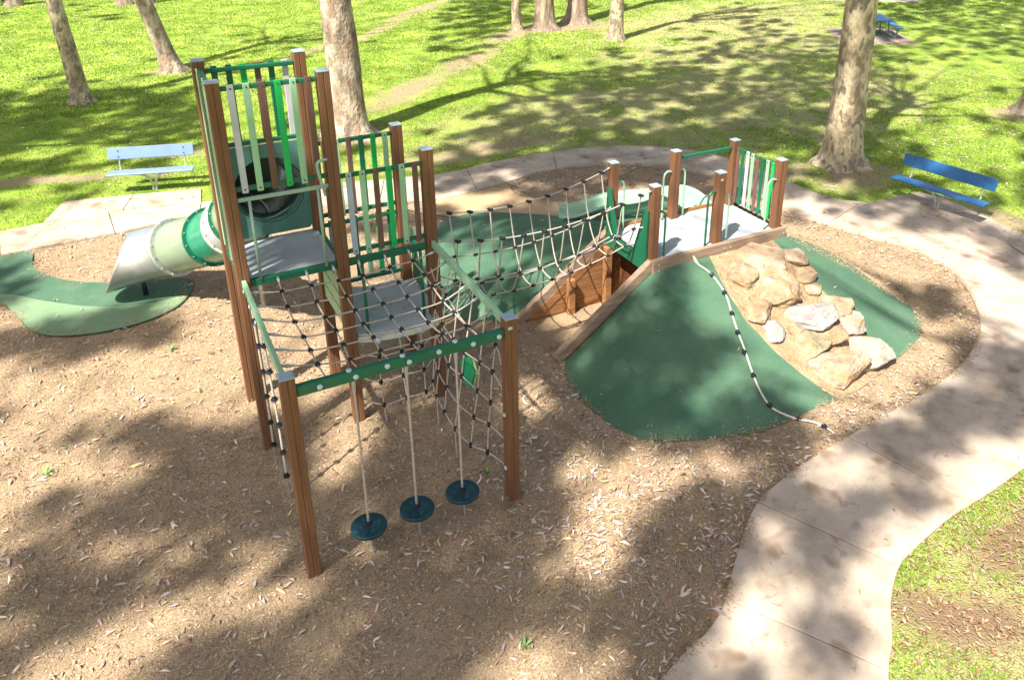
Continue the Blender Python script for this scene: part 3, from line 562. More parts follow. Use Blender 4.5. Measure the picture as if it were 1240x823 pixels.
# retaining walls and nook
rw = empty('retaining_wall', (4.9, -.55, 0), 'sleeper walls flaring from the mound under the rope bridge end', 'retaining wall')
for y, mt in ((.06, timtop_m), (-1.18, timtop_m)):
    g = WB(); g.beam((4.02, y, .03), (5.66, y, 1.215), .11, .16, .01); g.build('top_sleeper', mt, rw)
    for k in range(6):
        z = -.02+.19*k; xa = 4.10+z/1.185*1.64; xb = 4.10+(z+.183)/1.185*1.64; e_ = 6.36 if y > 0 else 5.66
        g = WB(); g.prism([(xa+.03, z), (e_, z), (e_, z+.183), (xb+.03, z+.183)], (0, y-(.012 if y > 0 else -.012)+jit(.004), 0), (1, 0, 0), (0, 0, 1), .08); g.build('sleeper', timber_m, rw)
    g = WB(); g.beam((4.25, y-(.03 if y > 0 else -.03), .02), (5.62, y-(.03 if y > 0 else -.03), 1.03), .06, .16, .01); g.build('sleeper', timber_m, rw)
for x, z in ((4.90, .62), (5.58, 1.04)): g = WB(); g.box((x, -.07, z/2-.05), (.12, .11, z+.1), b=.008); g.build('support_post', timber_m, rw)
shaded_t = mat('sleeper_red_shaded', (.075, .026, .012), (.14, .05, .022), 3, .75, .5, 60, stretch=(5, .6, 7), detail=7, bdist=.006)  # reddish timber, darkened further: the shade under the deck is put into the colour
for k in range(6): g = WB(); g.box((5.93, -.56, .09+.19*k), (.07, 1.16, .182), b=.008); g.build('sleeper', shaded_t, rw)

# boulders ------------------------------------------------------------
rock_mats = [mat('rock_%d' % i if False else n_, a, b, 3.2, .92, 1, 9, cc=c, world=True, detail=10, bdist=.06, speck=(5, .58, s_, .14)) for i, (n_, a, b, c, s_) in enumerate((
    ('rock_pale_tan', (.22, .16, .105), (.42, .335, .24), (.34, .26, .18), (.36, .22, .11)), ('rock_golden', (.20, .14, .08), (.38, .285, .18), (.30, .215, .13), (.44, .38, .30)),
    ('rock_grey', (.20, .175, .17), (.40, .36, .33), (.31, .27, .25), (.38, .26, .15)), ('rock_white', (.30, .26, .21), (.44, .385, .31), (.37, .31, .24), (.24, .20, .16)), ('rock_mossy', (.17, .15, .09), (.34, .30, .20), (.25, .22, .13), (.40, .32, .20))))]
rocks = [(925, 316, 62, 40, 0, 'big pale boulder at the top of the rock climb by the deck fascia'), (896, 332, 38, 34, 1, 'rounded tan boulder at top left of the rock climb by the green rubber'), (941, 350, 62, 36, 1, 'large round golden boulder near the middle of the upper rock climb'),
         (960, 309, 32, 22, 0, 'small pale boulder at top right of the rock climb'), (975, 331, 30, 18, 1, 'flat tan boulder jutting right near the top of the climb'), (986, 349, 18, 18, 1, 'smallest golden knob of rock on the right edge of the climb'),
         (919, 375, 34, 24, 1, 'orange tan boulder on the left edge half way down the climb'), (972, 380, 62, 32, 2, 'wide grey violet boulder across the middle of the climb'), (937, 398, 28, 24, 2, 'small grey pink boulder on the lower left edge of the climb'),
         (980, 416, 40, 28, 4, 'dark mossy grey boulder low on the left of the climb'), (1004, 403, 42, 28, 1, 'dull golden boulder beside the mossy one'), (1026, 391, 36, 36, 3, 'bright white rounded boulder on the right of the climb'),
         (1010, 367, 34, 24, 0, 'low pale boulder above the bright white rounded one'), (1014, 443, 70, 42, 0, 'broad tan slab boulder at the foot of the climb'), (1047, 432, 64, 38, 3, 'long white and grey boulder at the right foot of the climb')]
for k, (x, y, w_, h_, mi_, lab) in enumerate(rocks):
    p = atm(x, y+3); dep = px(p)[2]; rx = w_/2*dep/FPX*1.28; ry = h_/2*dep/FPX*1.60
    bm = bmesh.new(); bmesh.ops.create_icosphere(bm, subdivisions=5, radius=1); ang = -.51+jit(.15)
    # cut a few flat facets so the stones read as broken sandstone
    cuts = [(Vector((random.gauss(0, 1), random.gauss(0, 1), random.gauss(.2, .8))).normalized(), random.uniform(.52, .82)) for _ in range(13)]
    for v in bm.verts:
        c = v.co.copy()
        for nrm, dd in cuts:
            e = c.dot(nrm)-dd
            if e > 0: c -= nrm*e*.96
        f_ = 1+.13*noise.noise(c*1.3+Vector((k*5, 0, 0)))+.055*noise.noise(c*3.4+Vector((0, k*3, 0)))+.022*noise.noise(c*9+Vector((k, k, 0)))
        lay = .018*sin(c.z*30+4*noise.noise(c*2))-.06*max(0, .25-abs(noise.noise(c*1.9+Vector((k, 2, 9)))))*4*.4
        f_ += lay
        c = c*f_; v.co = Vector((c.x*rx*1.1, c.y*ry*1.1, c.z*min(rx, ry)*.38))
    me = bpy.data.meshes.new('boulder'); bm.to_mesh(me); bm.free(); me.materials.append(rock_mats[mi_]); me.polygons.foreach_set('use_smooth', [True]*len(me.polygons))
    o = link('boulder', me); o.location = p+Vector((0, 0, .03)); o.rotation_euler = (.30+jit(.08), jit(.1)-.08, ang); tag(o, lab, 'boulder', 'boulders of the rock climb')

for q in rock_mats: add_speck(q, 3.7, .55, (.36, .20, .09), .12, .6, .5); add_speck(q, 9, .62, (.13, .10, .075), .05, .6, 1)
add_speck(mortar_m, 7, .56, (.24, .15, .08), .1, .7)
# rope lying down the mound
t = empty('slope_rope', (6.4, -1.3, 0), 'white climbing rope with black grips lying down the green mound', 'climbing rope')
RP = []
for x, y in ((838, 314), (845, 322), (858, 331), (870, 345), (880, 362), (886, 382), (893, 403), (901, 424), (908, 445), (915, 464), (924, 482), (934, 495), (948, 503), (968, 510), (985, 513), (1002, 521), (1010, 527)):
    p = atm(x, y); RP.append(Vector((p.x, p.y, max(mz(p.x, p.y), .0)+.03)))
RP[0] = Vector((6.36, -1.28, 1.17))
rope(t, RP, .013, 4, 'rope', mat('rope_white', (.56, .52, .46), (.70, .66, .60), 40, .8, .3, 60))
for (x, y) in ((862, 335), (877, 357), (886, 382), (893, 405), (901, 429), (912, 457), (932, 493), (966, 509), (998, 519)):
    p = atm(x, y); b_ = min(RP, key=lambda q: (q-p).length); q = p.copy(); q.z = max(mz(p.x, p.y), 0)+.035
    g = WB(); i = RP.index(b_); d = (RP[min(i+1, len(RP)-1)]-RP[max(i-1, 0)]).normalized(); g.disc(q, d, .036, .026, 12); g.tube([q-d*.04, q+d*.04], .021, 10); g.build('grip', black_m, t)
g = WB(); g.tube([(6.36, -1.27, 1.2), (6.36, -1.33, 1.17), RP[1]], [.016, .02, .015], 8); g.build('shackle', steel_m, t)

# ------------------------------------------------------------------ tube slide
ts = empty('tube_slide', (-.2, 2.4, 0), 'enclosed tube slide in green and silver sections curving down from the tall tower', 'slide')
CL = spline([(.585, .0, 2.93), (.60, .55, 2.83), (.53, 1.10, 2.42), (.38, 1.55, 1.98), (.20, 2.05, 1.62), (-.10, 2.75, 1.25), (-.55, 3.42, .92), (-1.05, 3.74, .74), (-1.66, 3.88, .60)], 10)
def tube_sec(i0, i1, m_, name, n=36, cut=False, r=.405):
    g = WB(); vs = []; up = Vector((0, 0, 1)); K = i1-i0+1
    for i in range(i0, i1+1):
        p = CL[i]; d = (CL[min(i+1, len(CL)-1)]-CL[max(i-1, 0)]).normalized(); s = d.cross(up).normalized(); v = s.cross(d)
        for k in range(n):
            a = 2*pi*k/n; q = p+(s*cos(a)+v*sin(a))*r
            if cut: q = q-d*(((i-i0)/(i1-i0))*(.5+.5*sin(a))*.66)
            vs.append(q)
    fs = [(i*n+k, i*n+(k+1) % n, (i+1)*n+(k+1) % n, (i+1)*n+k) for i in range(K-1) for k in range(n)]
    g.add(vs, fs); o = g.build(name, m_, ts, True); md_ = o.modifiers.new('thick', 'SOLIDIFY'); md_.thickness = .012; md_.offset = -1; return o
tube_sec(0, 13, slide_t, 'tube_section'); tube_sec(13, 30, slide_g, 'tube_section'); tube_sec(30, 36, slide_gr, 'tube_section'); tube_sec(36, 46, slide_d, 'tube_section'); tube_sec(46, 58, slide_g, 'tube_section'); tube_sec(58, 80, slide_s, 'tube_exit', cut=True)
def flange(i, m_, r=.455):
    p = CL[i]; d = (CL[min(i+1, len(CL)-1)]-CL[max(i-1, 0)]).normalized(); s = d.cross(Vector((0, 0, 1))).normalized(); v = s.cross(d); g = WB(); n = 40; vs = []
    for dd, rad in ((-.018, .406), (-.018, r), (.018, r), (.018, .406)):
        for k in range(n): a = 2*pi*k/n; vs.append(p+d*dd+(s*cos(a)+v*sin(a))*rad)
    g.add(vs, [(j*n+k, j*n+(k+1) % n, ((j+1) % 4)*n+(k+1) % n, ((j+1) % 4)*n+k) for j in range(4) for k in range(n)]); fl = g.build('flange', m_, ts)
    h = WB()
    for k in range(14):
        a = 2*pi*k/14; h.disc(p+d*.018+(s*cos(a)+v*sin(a))*(r-.022), d, .011, .03, 6)
        h.disc(p-d*.018+(s*cos(a)+v*sin(a))*(r-.022), -d, .011, .03, 6)
    h.mi = []; h.mi = [0]*len(h.f); h.v = [tuple(Vector(v_)) for v_ in h.v]; tag(h.build('flange_bolts', steel_m, ts), kind='stuff')
flange(2, slide_t); flange(20, slide_g); flange(36, slide_gr); flange(30, dk_green); flange(46, dk_green, .46); flange(58, steel_m, .47)
for p0, z in (((-1.02, 3.80), .42), (tuple(at(320, 371, 0))[:2], 1.55)):
    g = WB(); g.tube([(p0[0], p0[1], -.05), (p0[0], p0[1], z)], .04, 14); g.build('support_pole', steel_m if z > .5 else black_m, ts, True)

# open curved slide behind the mound deck
cs = empty('curved_slide', (7.2, 1.2, 0), 'pale mint green open curved slide running down the back of the mound', 'slide')
SP = spline([(7.5, .16, 1.13), (7.58, .7, .98), (7.45, 1.25, .82), (6.95, 1.72, .60), (6.35, 2.02, .44), (5.95, 2.18, .40)], 8)
g = WB(); vs = []; PR = [(-.34, .26), (-.35, .30), (-.31, .31), (-.28, .24), (-.24, .07), (-.12, .0), (0, -.015), (.12, 0), (.24, .07), (.28, .24), (.31, .31), (.35, .30), (.34, .26)]
for i, p in enumerate(SP):
    d = (SP[min(i+1, len(SP)-1)]-SP[max(i-1, 0)]).normalized(); s = d.cross(Vector((0, 0, 1))).normalized()
    hh = 1+.25*sin(i/(len(SP)-1)*pi*2.2)**2-.55*max(0, 1-i/12)
    for a, b in PR: vs.append(p+s*a*.92+Vector((0, 0, b*(hh if b > .1 else 1)+.03)))
K = len(PR); g.add(vs, [(i*K+k, i*K+k+1, (i+1)*K+k+1, (i+1)*K+k) for i in range(len(SP)-1) for k in range(K-1)]); o = g.build('chute', cslide_m, cs, True); md_ = o.modifiers.new('thick', 'SOLIDIFY'); md_.thickness = .02; md_.offset = 0
for sgn in (-1, 1):
    g = WB(); L = [];
    for i, p in enumerate(SP):
        d = (SP[min(i+1, len(SP)-1)]-SP[max(i-1, 0)]).normalized(); s = d.cross(Vector((0, 0, 1))).normalized(); hh = 1+.25*sin(i/(len(SP)-1)*pi*2.2)**2-.55*max(0, 1-i/12); L.append(p+s*sgn*.31+Vector((0, 0, .305*hh+.02)))
    g.tube(L, .024, 8); g.build('rim', cslide_m, cs, True)

# ------------------------------------------------------------------ benches and table
def bench(loc, rz, L, m_, lab):
    t = empty('park_bench', loc, lab, 'bench', 'Y-post park benches beside the path', rz)
    g = MB(); g.box((0, .0, .455), (L, .30, .035), b=.012); g.build('seat', m_, t)
    g = MB(); M = Matrix.Rotation(R(-14), 3, 'X'); g.box((0, .29, .80), (L, .032, .26), M, .012)
    for sx in (-1, 1):
        for dz in (-.06, .06): g.disc((sx*L*.38, .265+dz*.25, .80+dz), (0, -1, .1), .014, .014, 8, mi=1)
    g.build('backrest', [m_, screw_m], t)
    for sx in (-1, 1):
        g = MB(); g.tube(spline([(sx*.03, .06, -.05), (sx*.035, .06, .12), (sx*.07, .05, .26), (sx*.2, .03, .37), (sx*L*.32, .0, .425), (sx*L*.4, 0, .43)], 5), .024, 10); g.build('leg', steel_m, t, True)
        g = MB(); g.tube(spline([(sx*L*.38, -.12, .432), (sx*L*.38, .12, .432), (sx*L*.38, .24, .46), (sx*L*.38, .27, .58), (sx*L*.38, .31, .78)], 5), .017, 8); g.build('bracket', steel_m, t, True)
    return t
bench((-.47, 8.83, .03), R(-15.4), 1.72, lblue_m, 'pale blue bench on the left slab behind the tube slide')
bench((13.72, -.05, .05), R(-82), 2.05, blue_m, 'deep blue bench on the right slab beside the pale gum trunk')
tb_l = empty('picnic_table', (27.97, 14.1, .05), 'blue picnic table on a small slab far across the lawn behind the gum', 'picnic table', rz=R(57))
g = MB(); g.box((0, 0, .74), (1.8, .7, .045), b=.012); g.build('tabletop', blue_m, tb_l)
for sy in (-1, 1):
    g = MB(); g.box((0, sy*.68, .44), (1.8, .28, .04), b=.012); g.build('seat', blue_m, tb_l)
for sx in (-1, 1):
    g = MB(); g.tube(spline([(sx*.6, -.68, .42), (sx*.6, -.62, .15), (sx*.6, -.5, .03), (sx*.6, 0, .02), (sx*.6, .5, .03), (sx*.6, .62, .15), (sx*.6, .68, .42)], 5), .035, 8); g.tube([(sx*.6, -.3, .02), (sx*.6, -.25, .72)], .03, 8); g.tube([(sx*.6, .3, .02), (sx*.6, .25, .72)], .03, 8); g.build('leg', slide_t, tb_l, True)
g = MB(); g.box((27.6, 14.2, .02), (3.4, 3.0, .06), Matrix.Rotation(R(57), 3, 'Z'), .01); tag(g.build('table_slab', mat('slab_brown', (.24, .18, .14), (.32, .25, .20), 3, .9, .3, world=True)), 'brown concrete slab under the picnic table', kind='structure')

# ------------------------------------------------------------------ shade map: how shaded the ground is in each 40 px cell of the view
SH = """4143100000011466322212432255656
0000001444322541123445566665455
3444443211110012456665678754323
8876675333321246666567777532223
6644554333323567776666644554214
7542321000003655544665554465433
2113312333334626663 211244245643
2101010000237663576221200022225
4211110000333234411584000003323
1354320012123456310395130003542
5556433312356667878379535202332
3342221233357764639785252113366
2233563256347786388995864245564
5475486786378887846653766647630
1234688885378888642254576425323
2578558888667899843387667456401
3677346787847995621588747522012
2488566345888998754887513410232
5863223133568889656998312431112
6332236764348975225996312541233
4333577764358853136864432442122""".replace(' ', '').split('\n')
def shade(x, y, row='x'):
    X = max(0, min(29.999, x/40-.5)); Y = max(0, min(19.999, y/40-.5)); i = int(X); j = int(Y); fx = X-i; fy = Y-j
    g = lambda a, b: float(SH[b][min(a, len(SH[b])-1)])
    return (g(i, j)*(1-fx)+g(i+1, j)*fx)*(1-fy)+(g(i, j+1)*(1-fx)+g(i+1, j+1)*fx)*fy

LIT = [(712, 385, 30, 25), (718, 440, 24, 13), (855, 345, 30, 35), (860, 400, 20, 28), (905, 445, 42, 22), (860, 495, 25, 12), (790, 510, 15, 10), (640, 485, 30, 28), (715, 670, 34, 20), (770, 572, 75, 24), (690, 800, 60, 28),
       (1058, 576, 32, 20), (1150, 567, 55, 18), (935, 725, 42, 42), (1083, 663, 30, 22), (912, 663, 25, 25), (12, 563, 30, 26), (60, 545, 40, 14), (129, 672, 40, 14), (237, 755, 62, 20), (333, 750, 30, 20), (246, 500, 46, 18), (175, 560, 40, 14), (346, 655, 22, 12), (60, 770, 60, 25),
       (426, 542, 40, 14), (100, 470, 50, 14), (200, 430, 50, 14), (930, 340, 70, 40), (1010, 410, 60, 50), (880, 280, 60, 25), (940, 565, 30, 12), (30, 640, 40, 14), (590, 380, 40, 12), (550, 310, 30, 20), (700, 375, 25, 20), (560, 240, 40, 10)]
DRK = [(1037, 622, 25, 18), (983, 680, 30, 20), (980, 755, 32, 20), (1215, 500, 40, 18), (1110, 545, 50, 14), (770, 440, 45, 60), (720, 520, 40, 20), (830, 470, 20, 30), (560, 610, 80, 60), (800, 650, 40, 25), (800, 740, 50, 50), (150, 400, 60, 12), (120, 620, 80, 16), (260, 620, 90, 22), (70, 720, 60, 16), (300, 790, 80, 14), (520, 720, 110, 40), (210, 530, 40, 14), (60, 410, 50, 12), (925, 500, 30, 20)]
def spots(x, y):
    return sum(5*math.exp(-(((x-a)/c)**2+((y-b)/d)**2)**1.5*.7) for a, b, c, d in DRK)-sum(8*math.exp(-(((x-a)/c)**2+((y-b)/d)**2)**1.5*.7) for a, b, c, d in LIT)
# ------------------------------------------------------------------ trees
gum_a = mat('gum_bark_pale', (.24, .19, .13), (.60, .50, .34), 3.4, .9, 1, 16, cc=(.47, .38, .24), stretch=(1, 1, .5), detail=12, bdist=.05, ramp=(.40, .60), speck=(6.5, .53, (.23, .19, .14), .06))
gum_b = mat('gum_bark_grey', (.17, .135, .10), (.50, .42, .32), 3.6, .92, 1, 14, cc=(.33, .265, .195), stretch=(1, 1, .5), detail=12, bdist=.06, ramp=(.40, .60), speck=(5.5, .56, (.30, .21, .14), .05))
gum_c = mat('gum_bark_brown', (.15, .12, .09), (.40, .32, .24), 5, .92, 1, 10, cc=(.24, .175, .13), stretch=(1, 1, .25), detail=10, bdist=.06)
crown_m = mat('gum_leaf', (.04, .07, .025), (.08, .11, .04), 1.5, .6, 0)
# x, y, radius, lean x/y per metre, height of fork, material, label
T = [(-1.70, 17.55, .24, -.045, -.005, 7.5, gum_a, 'slim leaning gum trunk at far left, left of the pair on the lawn'),
     (1.08, 20.72, .30, -.22, .05, 8, gum_b, 'leaning brown gum trunk between the left slim gum and the tower'),
     (4.38, 10.85, .47, .0, .02, 9, gum_b, 'thick mottled gum trunk directly behind the tower with orange patch'),
     (14.83, 22.11, .20, -.03, 0, 8, gum_a, 'thin pale trunk leftmost of the four trees at the top'),
     (16.0, 21.74, .42, .0, .02, 8, gum_c, 'rough dark trunk second from left of the four trees at the top'),
     (18.03, 22.52, .46, .05, .02, 8, gum_c, 'thick brown trunk third of the four trees at the top'),
     (17.48, 18.38, .29, .0, -.03, 9, gum_a, 'pale trunk rightmost and nearest of the four trees at the top'),
     (14.24, 3.05, .44, -.02, -.01, 8.2, gum_a, 'big pale yellow gum trunk beside the blue bench'),
     (22.75, 3.7, .38, .12, -.14, 8, gum_b, 'gum trunk base cut off by the right edge of view'),
     (.48, 36.8, .28, 0, 0, 8, gum_c, 'far trunk at the top edge above the left lawn'),
     (1.5, 36.6, .26, .05, 0, 8, gum_b, 'far trunk just right of another at the top edge'),
     (-4.2, 38.6, .3, 0, 0, 8, gum_c, 'far trunk standing in the shrub bed at top left'),
     (-15, -9.5, .42, .05, -.02, 9, gum_a, 'gum tree left of the play area shading the bark'),
     (-7.5, -16.5, .40, .03, .05, 9, gum_b, 'gum tree near the path behind the viewer shading the foreground'),
     (4.6, -12.6, .38, -.02, .06, 8, gum_a, 'gum tree by the lower path shading the mound'),
     (-8.5, 11.5, .36, .0, .0, 8, gum_b, 'gum tree on the left lawn past the tube slide'),
     (9.6, 9.8, .0, 0, 0, 8, gum_b, '')]
T = T[:-1]
def trunk_pt(t, z):
    x, y, r, lx, ly, hf = t[:6]; w_ = min(1, z/3)*.10+max(0, z-5)*.10
    return Vector((x+lx*z+w_*nz(x*3.1, z*.35), y+ly*z+w_*nz(y*2.7, z*.35, 4), z))
clumps = {i: [] for i in range(len(T))}
T = [t[:5]+(t[5]+3.2,)+t[6:] for t in T]
forks = [trunk_pt(t, t[5]) for t in T]
# leaf clumps over the view, where the ground shows shade
def assign(c, spread=9.5):
    bi, bd = 0, 1e9
    for i, t in enumerate(T):
        d = math.hypot(c.x-forks[i].x, c.y-forks[i].y)
        if d < bd: bi, bd = i, d
    clumps[bi].append(c)
yy = -8.5
while yy < 42:
    xx = -6.0; st = .27 if yy < 7 else .42
    while xx < 46:
        x = xx+jit(st/2); y = yy+jit(st/2); xx += st
        zz = mz(x, y) if (3 < x < 10.5 and -4 < y < 4.7) else 0
        if PX0 < x < PX1 and PY0 < y < PY1: zz = 1.25
        p = px((x, y, zz))
        if p[2] < 1 or not (-90 < p[0] < 1330 and -45 < p[1] < 900): continue
        xr = (x*.883+y*.469)*.62; yr = -x*.469+y*.883; s_ = shade(p[0], p[1])+1.7*nz(xr*.9, yr*.9, 9)+(3.6 if y < 6.5 else 3.8)*nz(xr*2.3, yr*2.3, 5)+3.4*nz(xr*4.4, yr*4.4, 15)+spots(p[0], p[1])
        if s_ > (4.85 if y < 6.5 else 5.2)+(.55 if p[0] < 520 and p[1] > 430 else 0):
            h = random.uniform(12.5, 17)
            c = Vector((x, y, zz))-SV*((h-zz)/(-SV.z)); c.z = h
            assign(c)
    yy += st
for i, t in enumerate(T):        # natural remainder of every crown, thinner and higher
    for _ in range(60 if i > 11 else 26):
        a = random.uniform(0, 2*pi); r = random.uniform(.5, 5); c = forks[i]+Vector((r*cos(a), r*sin(a), random.uniform(3.5, 9)))
        g_ = c+SV*(c.z/(-SV.z)); p = px(g_)
        if -60 < p[0] < 1300 and -30 < p[1] < 880 and p[2] > 1 and shade(p[0], p[1]) < 5: continue
        clumps[i].append(c)
def np_mesh(name, V, Fn, F, m_, col=None):
    me = bpy.data.meshes.new(name); me.vertices.add(len(V)); me.vertices.foreach_set('co', V.astype(np.float32).ravel())
    nf = len(F); me.loops.add(nf*Fn); me.loops.foreach_set('vertex_index', F.astype(np.int32).ravel()); me.polygons.add(nf)
    me.polygons.foreach_set('loop_start', np.arange(0, nf*Fn, Fn, dtype=np.int32)); me.polygons.foreach_set('loop_total', np.full(nf, Fn, dtype=np.int32))
    me.update(calc_edges=True)
    if col is not None:
        ca = me.color_attributes.new('Col', 'FLOAT_COLOR', 'POINT'); ca.data.foreach_set('color', np.concatenate([col, np.ones((len(col), 1))], 1).astype(np.float32).ravel())
    me.materials.append(m_); return me
def leaf_quads(P, L, Wd, dirv, nrm, bend=0, col=None):
    """lancet leaves: 6 verts, 2 quads each"""
    n = len(P); d = dirv/np.linalg.norm(dirv, axis=1)[:, None]; s = np.cross(nrm, d); s /= np.linalg.norm(s, axis=1)[:, None]+1e-9; u = np.cross(d, s)
    L = np.asarray(L).reshape(-1, 1); Wd = np.asarray(Wd).reshape(-1, 1); bend = np.asarray(bend).reshape(-1, 1)
    curve = rng.uniform(-.16, .16, (n, 1))*L
    V = np.stack([P-d*L*.5, P-d*L*.12+s*(Wd*.5)+u*bend*.6, P-d*L*.12-s*Wd*.5+u*bend*.6, P+d*L*.2+s*(Wd*.36+curve)+u*bend, P+d*L*.2-s*(Wd*.36-curve)+u*bend*.7, P+d*L*.5+s*curve*2+u*bend*.2], 1).reshape(-1, 3)
    b = (np.arange(n)*6)[:, None]
    F = np.concatenate([b+np.array([[0, 2, 1]]), b+np.array([[1, 2, 4]]), b+np.array([[1, 4, 3]]), b+np.array([[3, 4, 5]])], 0)
    return V, F, (np.repeat(col, 6, 0) if col is not None else None)
for i, t in enumerate(T):
    x, y, r, lx, ly, hf, bm_, lab = t
    root = empty('gum_tree', (x, y, 0), lab, 'tree', 'gum trees around the playground')
    P = []; RRd = []
    nz_ = 34
    g = WB(); vs = []; n = 28
    for j in range(nz_+1):
        z = -.1+(hf+.1)*(j/nz_)**1.3; c = trunk_pt(t, max(z, 0)); c.z = z
        rad0 = lambda a0, z, j: r*(1-.052*max(z, 0))+r*.30*math.exp(-max(z, 0)*2.4)+r*.35*math.exp(-max(z, 0)*9)*(.6+1.2*abs(sin(a0*2.5+x)))
        for k in range(n):
            a = 2*pi*k/n; rad = rad0(a, z, j); f_ = 1+.07*nz(cos(a)*1.3+x, sin(a)*1.3+y, z*.8)+.03*nz(cos(a)*3+x, sin(a)*3, z*2.5)+.16*math.exp(-max(z, 0)*4)*nz(cos(a)*2.2+x*3, sin(a)*2.2, 0)
            vs.append((c.x+rad*f_*cos(a), c.y+rad*f_*sin(a), z))
    g.add(vs, [(j*n+k, j*n+(k+1) % n, (j+1)*n+(k+1) % n, (j+1)*n+k) for j in range(nz_) for k in range(n)])
    g.build('trunk', bm_, root, True)
    # limbs to groups of clumps
    cells = {}
    for c in clumps[i]: cells.setdefault((round(c.x/3.6), round(c.y/3.6)), []).append(c)
    for key, L in cells.items():
        if len(L) < 3: continue
        ce = sum(L, Vector())/len(L); f0 = trunk_pt(t, random.uniform(7.2, hf-.2)); ce.z = max(ce.z, 8.6); dist = (ce-f0).length
        mid = f0.lerp(ce, .4)+Vector((jit(.7), jit(.7), .16*dist)); q = WB(); pts_ = spline([f0, f0.lerp(mid, .5)+Vector((jit(.2), jit(.2), .1)), mid, ce], 4)
        R0 = min(r*.30, .03+.008*dist); q.tube(pts_, [R0*(1-.8*k/(len(pts_)-1)) for k in range(len(pts_))], 7)
        q.build('limb', bm_, root, True)
    if clumps[i]:
        Cc = np.array([tuple(c) for c in clumps[i]]); K = 52; n = len(Cc)
        P = np.repeat(Cc, K, 0)+rng.normal(0, 1, (n*K, 3))*np.array([.135, .135, .22])
        far_ = 1 if y < 8 else 1.35
        P = np.where(np.ones((n*K, 3), bool), P, P)
        V, F, _ = leaf_quads(P, rng.uniform(.17, .28, n*K)*far_, rng.uniform(.075, .115, n*K)*far_, rng.normal(0, 1, (n*K, 3))+np.array([0, 0, -.3]), rng.normal(0, 1, (n*K, 3))-np.array(SV)*1.0)
        me = np_mesh('crown', V-np.array([x, y, 0]), 3, F, crown_m); o = link('crown', me, root)
# shrub bed at top left
for k, (x, y, s) in enumerate(((-4.8, 40.2, .8), (-3.2, 41.0, .9), (-1.6, 41.6, .8), (-6.2, 39.6, .7), (8.2, 41.8, .7), (-.2, 42.0, .6))):
    root = empty('shrub', (x, y, 0), ('dark low shrub left of the trunk in the top left bed', 'round shrub second in the bed at the top left edge', 'shrub third from left along the far garden bed', 'leftmost shrub of the far bed by the picture corner', 'lone far shrub above the middle of the lawn', 'small shrub at the right end of the far bed')[k], 'shrub', 'shrubs in the far bed')
    n = 900; dv = rng.normal(0, 1, (n, 3)); dv /= np.linalg.norm(dv, axis=1)[:, None]; P = dv*rng.uniform(.5, 1, (n, 1))*np.array([s*1.3, s, s*.7])*(1+.25*np.sin(dv[:, :1]*7)*np.cos(dv[:, 1:2]*5)); P[:, 2] = np.abs(P[:, 2])+.1
    V, F, _ = leaf_quads(P, rng.uniform(.1, .2, n), rng.uniform(.04, .08, n), rng.normal(0, 1, (n, 3)), dv+rng.normal(0, .5, (n, 3))); link('foliage', np_mesh('foliage', V, 3, F, crown_m), root)
    g = MB(); [g.tube([(0, 0, 0), (jit(.3), jit(.3), s*.6)], [.03, .012], 6) for _ in range(4)]; g.build('stem', gum_c, root)

# ------------------------------------------------------------------ litter, mulch and grass
ci = [(p.x, p.y) for p in cin]; cof = [(p.x, p.y) for p in cout]
def proj_np(X, Y, Z=0):
    d = np.stack([X-CAM.x, Y-CAM.y, np.zeros_like(X)+Z-CAM.z], 1); z = d@np.array(FW); return 690.18+FPX*(d@np.array(RT))/z, 254.55-FPX*(d@np.array(UP))/z, z
def vis(X, Y, m_=240):
    u, v, z = proj_np(X, Y); return (z > 1) & (u > -m_) & (u < 1240+m_) & (v > -m_) & (v < 823+m_)
moundpoly = [(p.x, p.y) for p in bo]
def surf(X, Y):
    inm = inpoly(X, Y, moundpoly); Z = np.array([gz(a, b) for a, b in zip(X, Y)])
    for i in np.nonzero(inm)[0]: Z[i] = mz(X[i], Y[i])
    return Z, inm
LC = np.array([(.74, .62, .50), (.66, .50, .38), (.80, .72, .64), (.50, .34, .23), (.74, .56, .47), (.80, .68, .32), (.60, .56, .46), (.68, .60, .58), (.34, .22, .15), (.84, .78, .70), (.50, .24, .20), (.62, .58, .60), (.42, .30, .20), (.76, .66, .56), (.82, .76, .70), (.70, .60, .56)])
def scatter_leaves(X, Y, Z, L, tilt=.35):
    n = len(X); P = np.stack([X, Y, Z+.012+rng.uniform(0, .018, n)], 1); a = rng.uniform(0, 2*pi, n)
    d = np.stack([np.cos(a), np.sin(a), rng.normal(0, .12, n)], 1); nr = np.stack([rng.normal(0, tilt, n), rng.normal(0, tilt, n), np.ones(n)], 1)
    col = LC[rng.integers(0, len(LC), n)]*rng.uniform(.5, 1.05, (n, 1))*np.array([1, .955, .90]); return P, d, nr, L, L*rng.uniform(.17, .32, n), L*rng.uniform(.02, .2, n), np.clip(col, 0, .88)
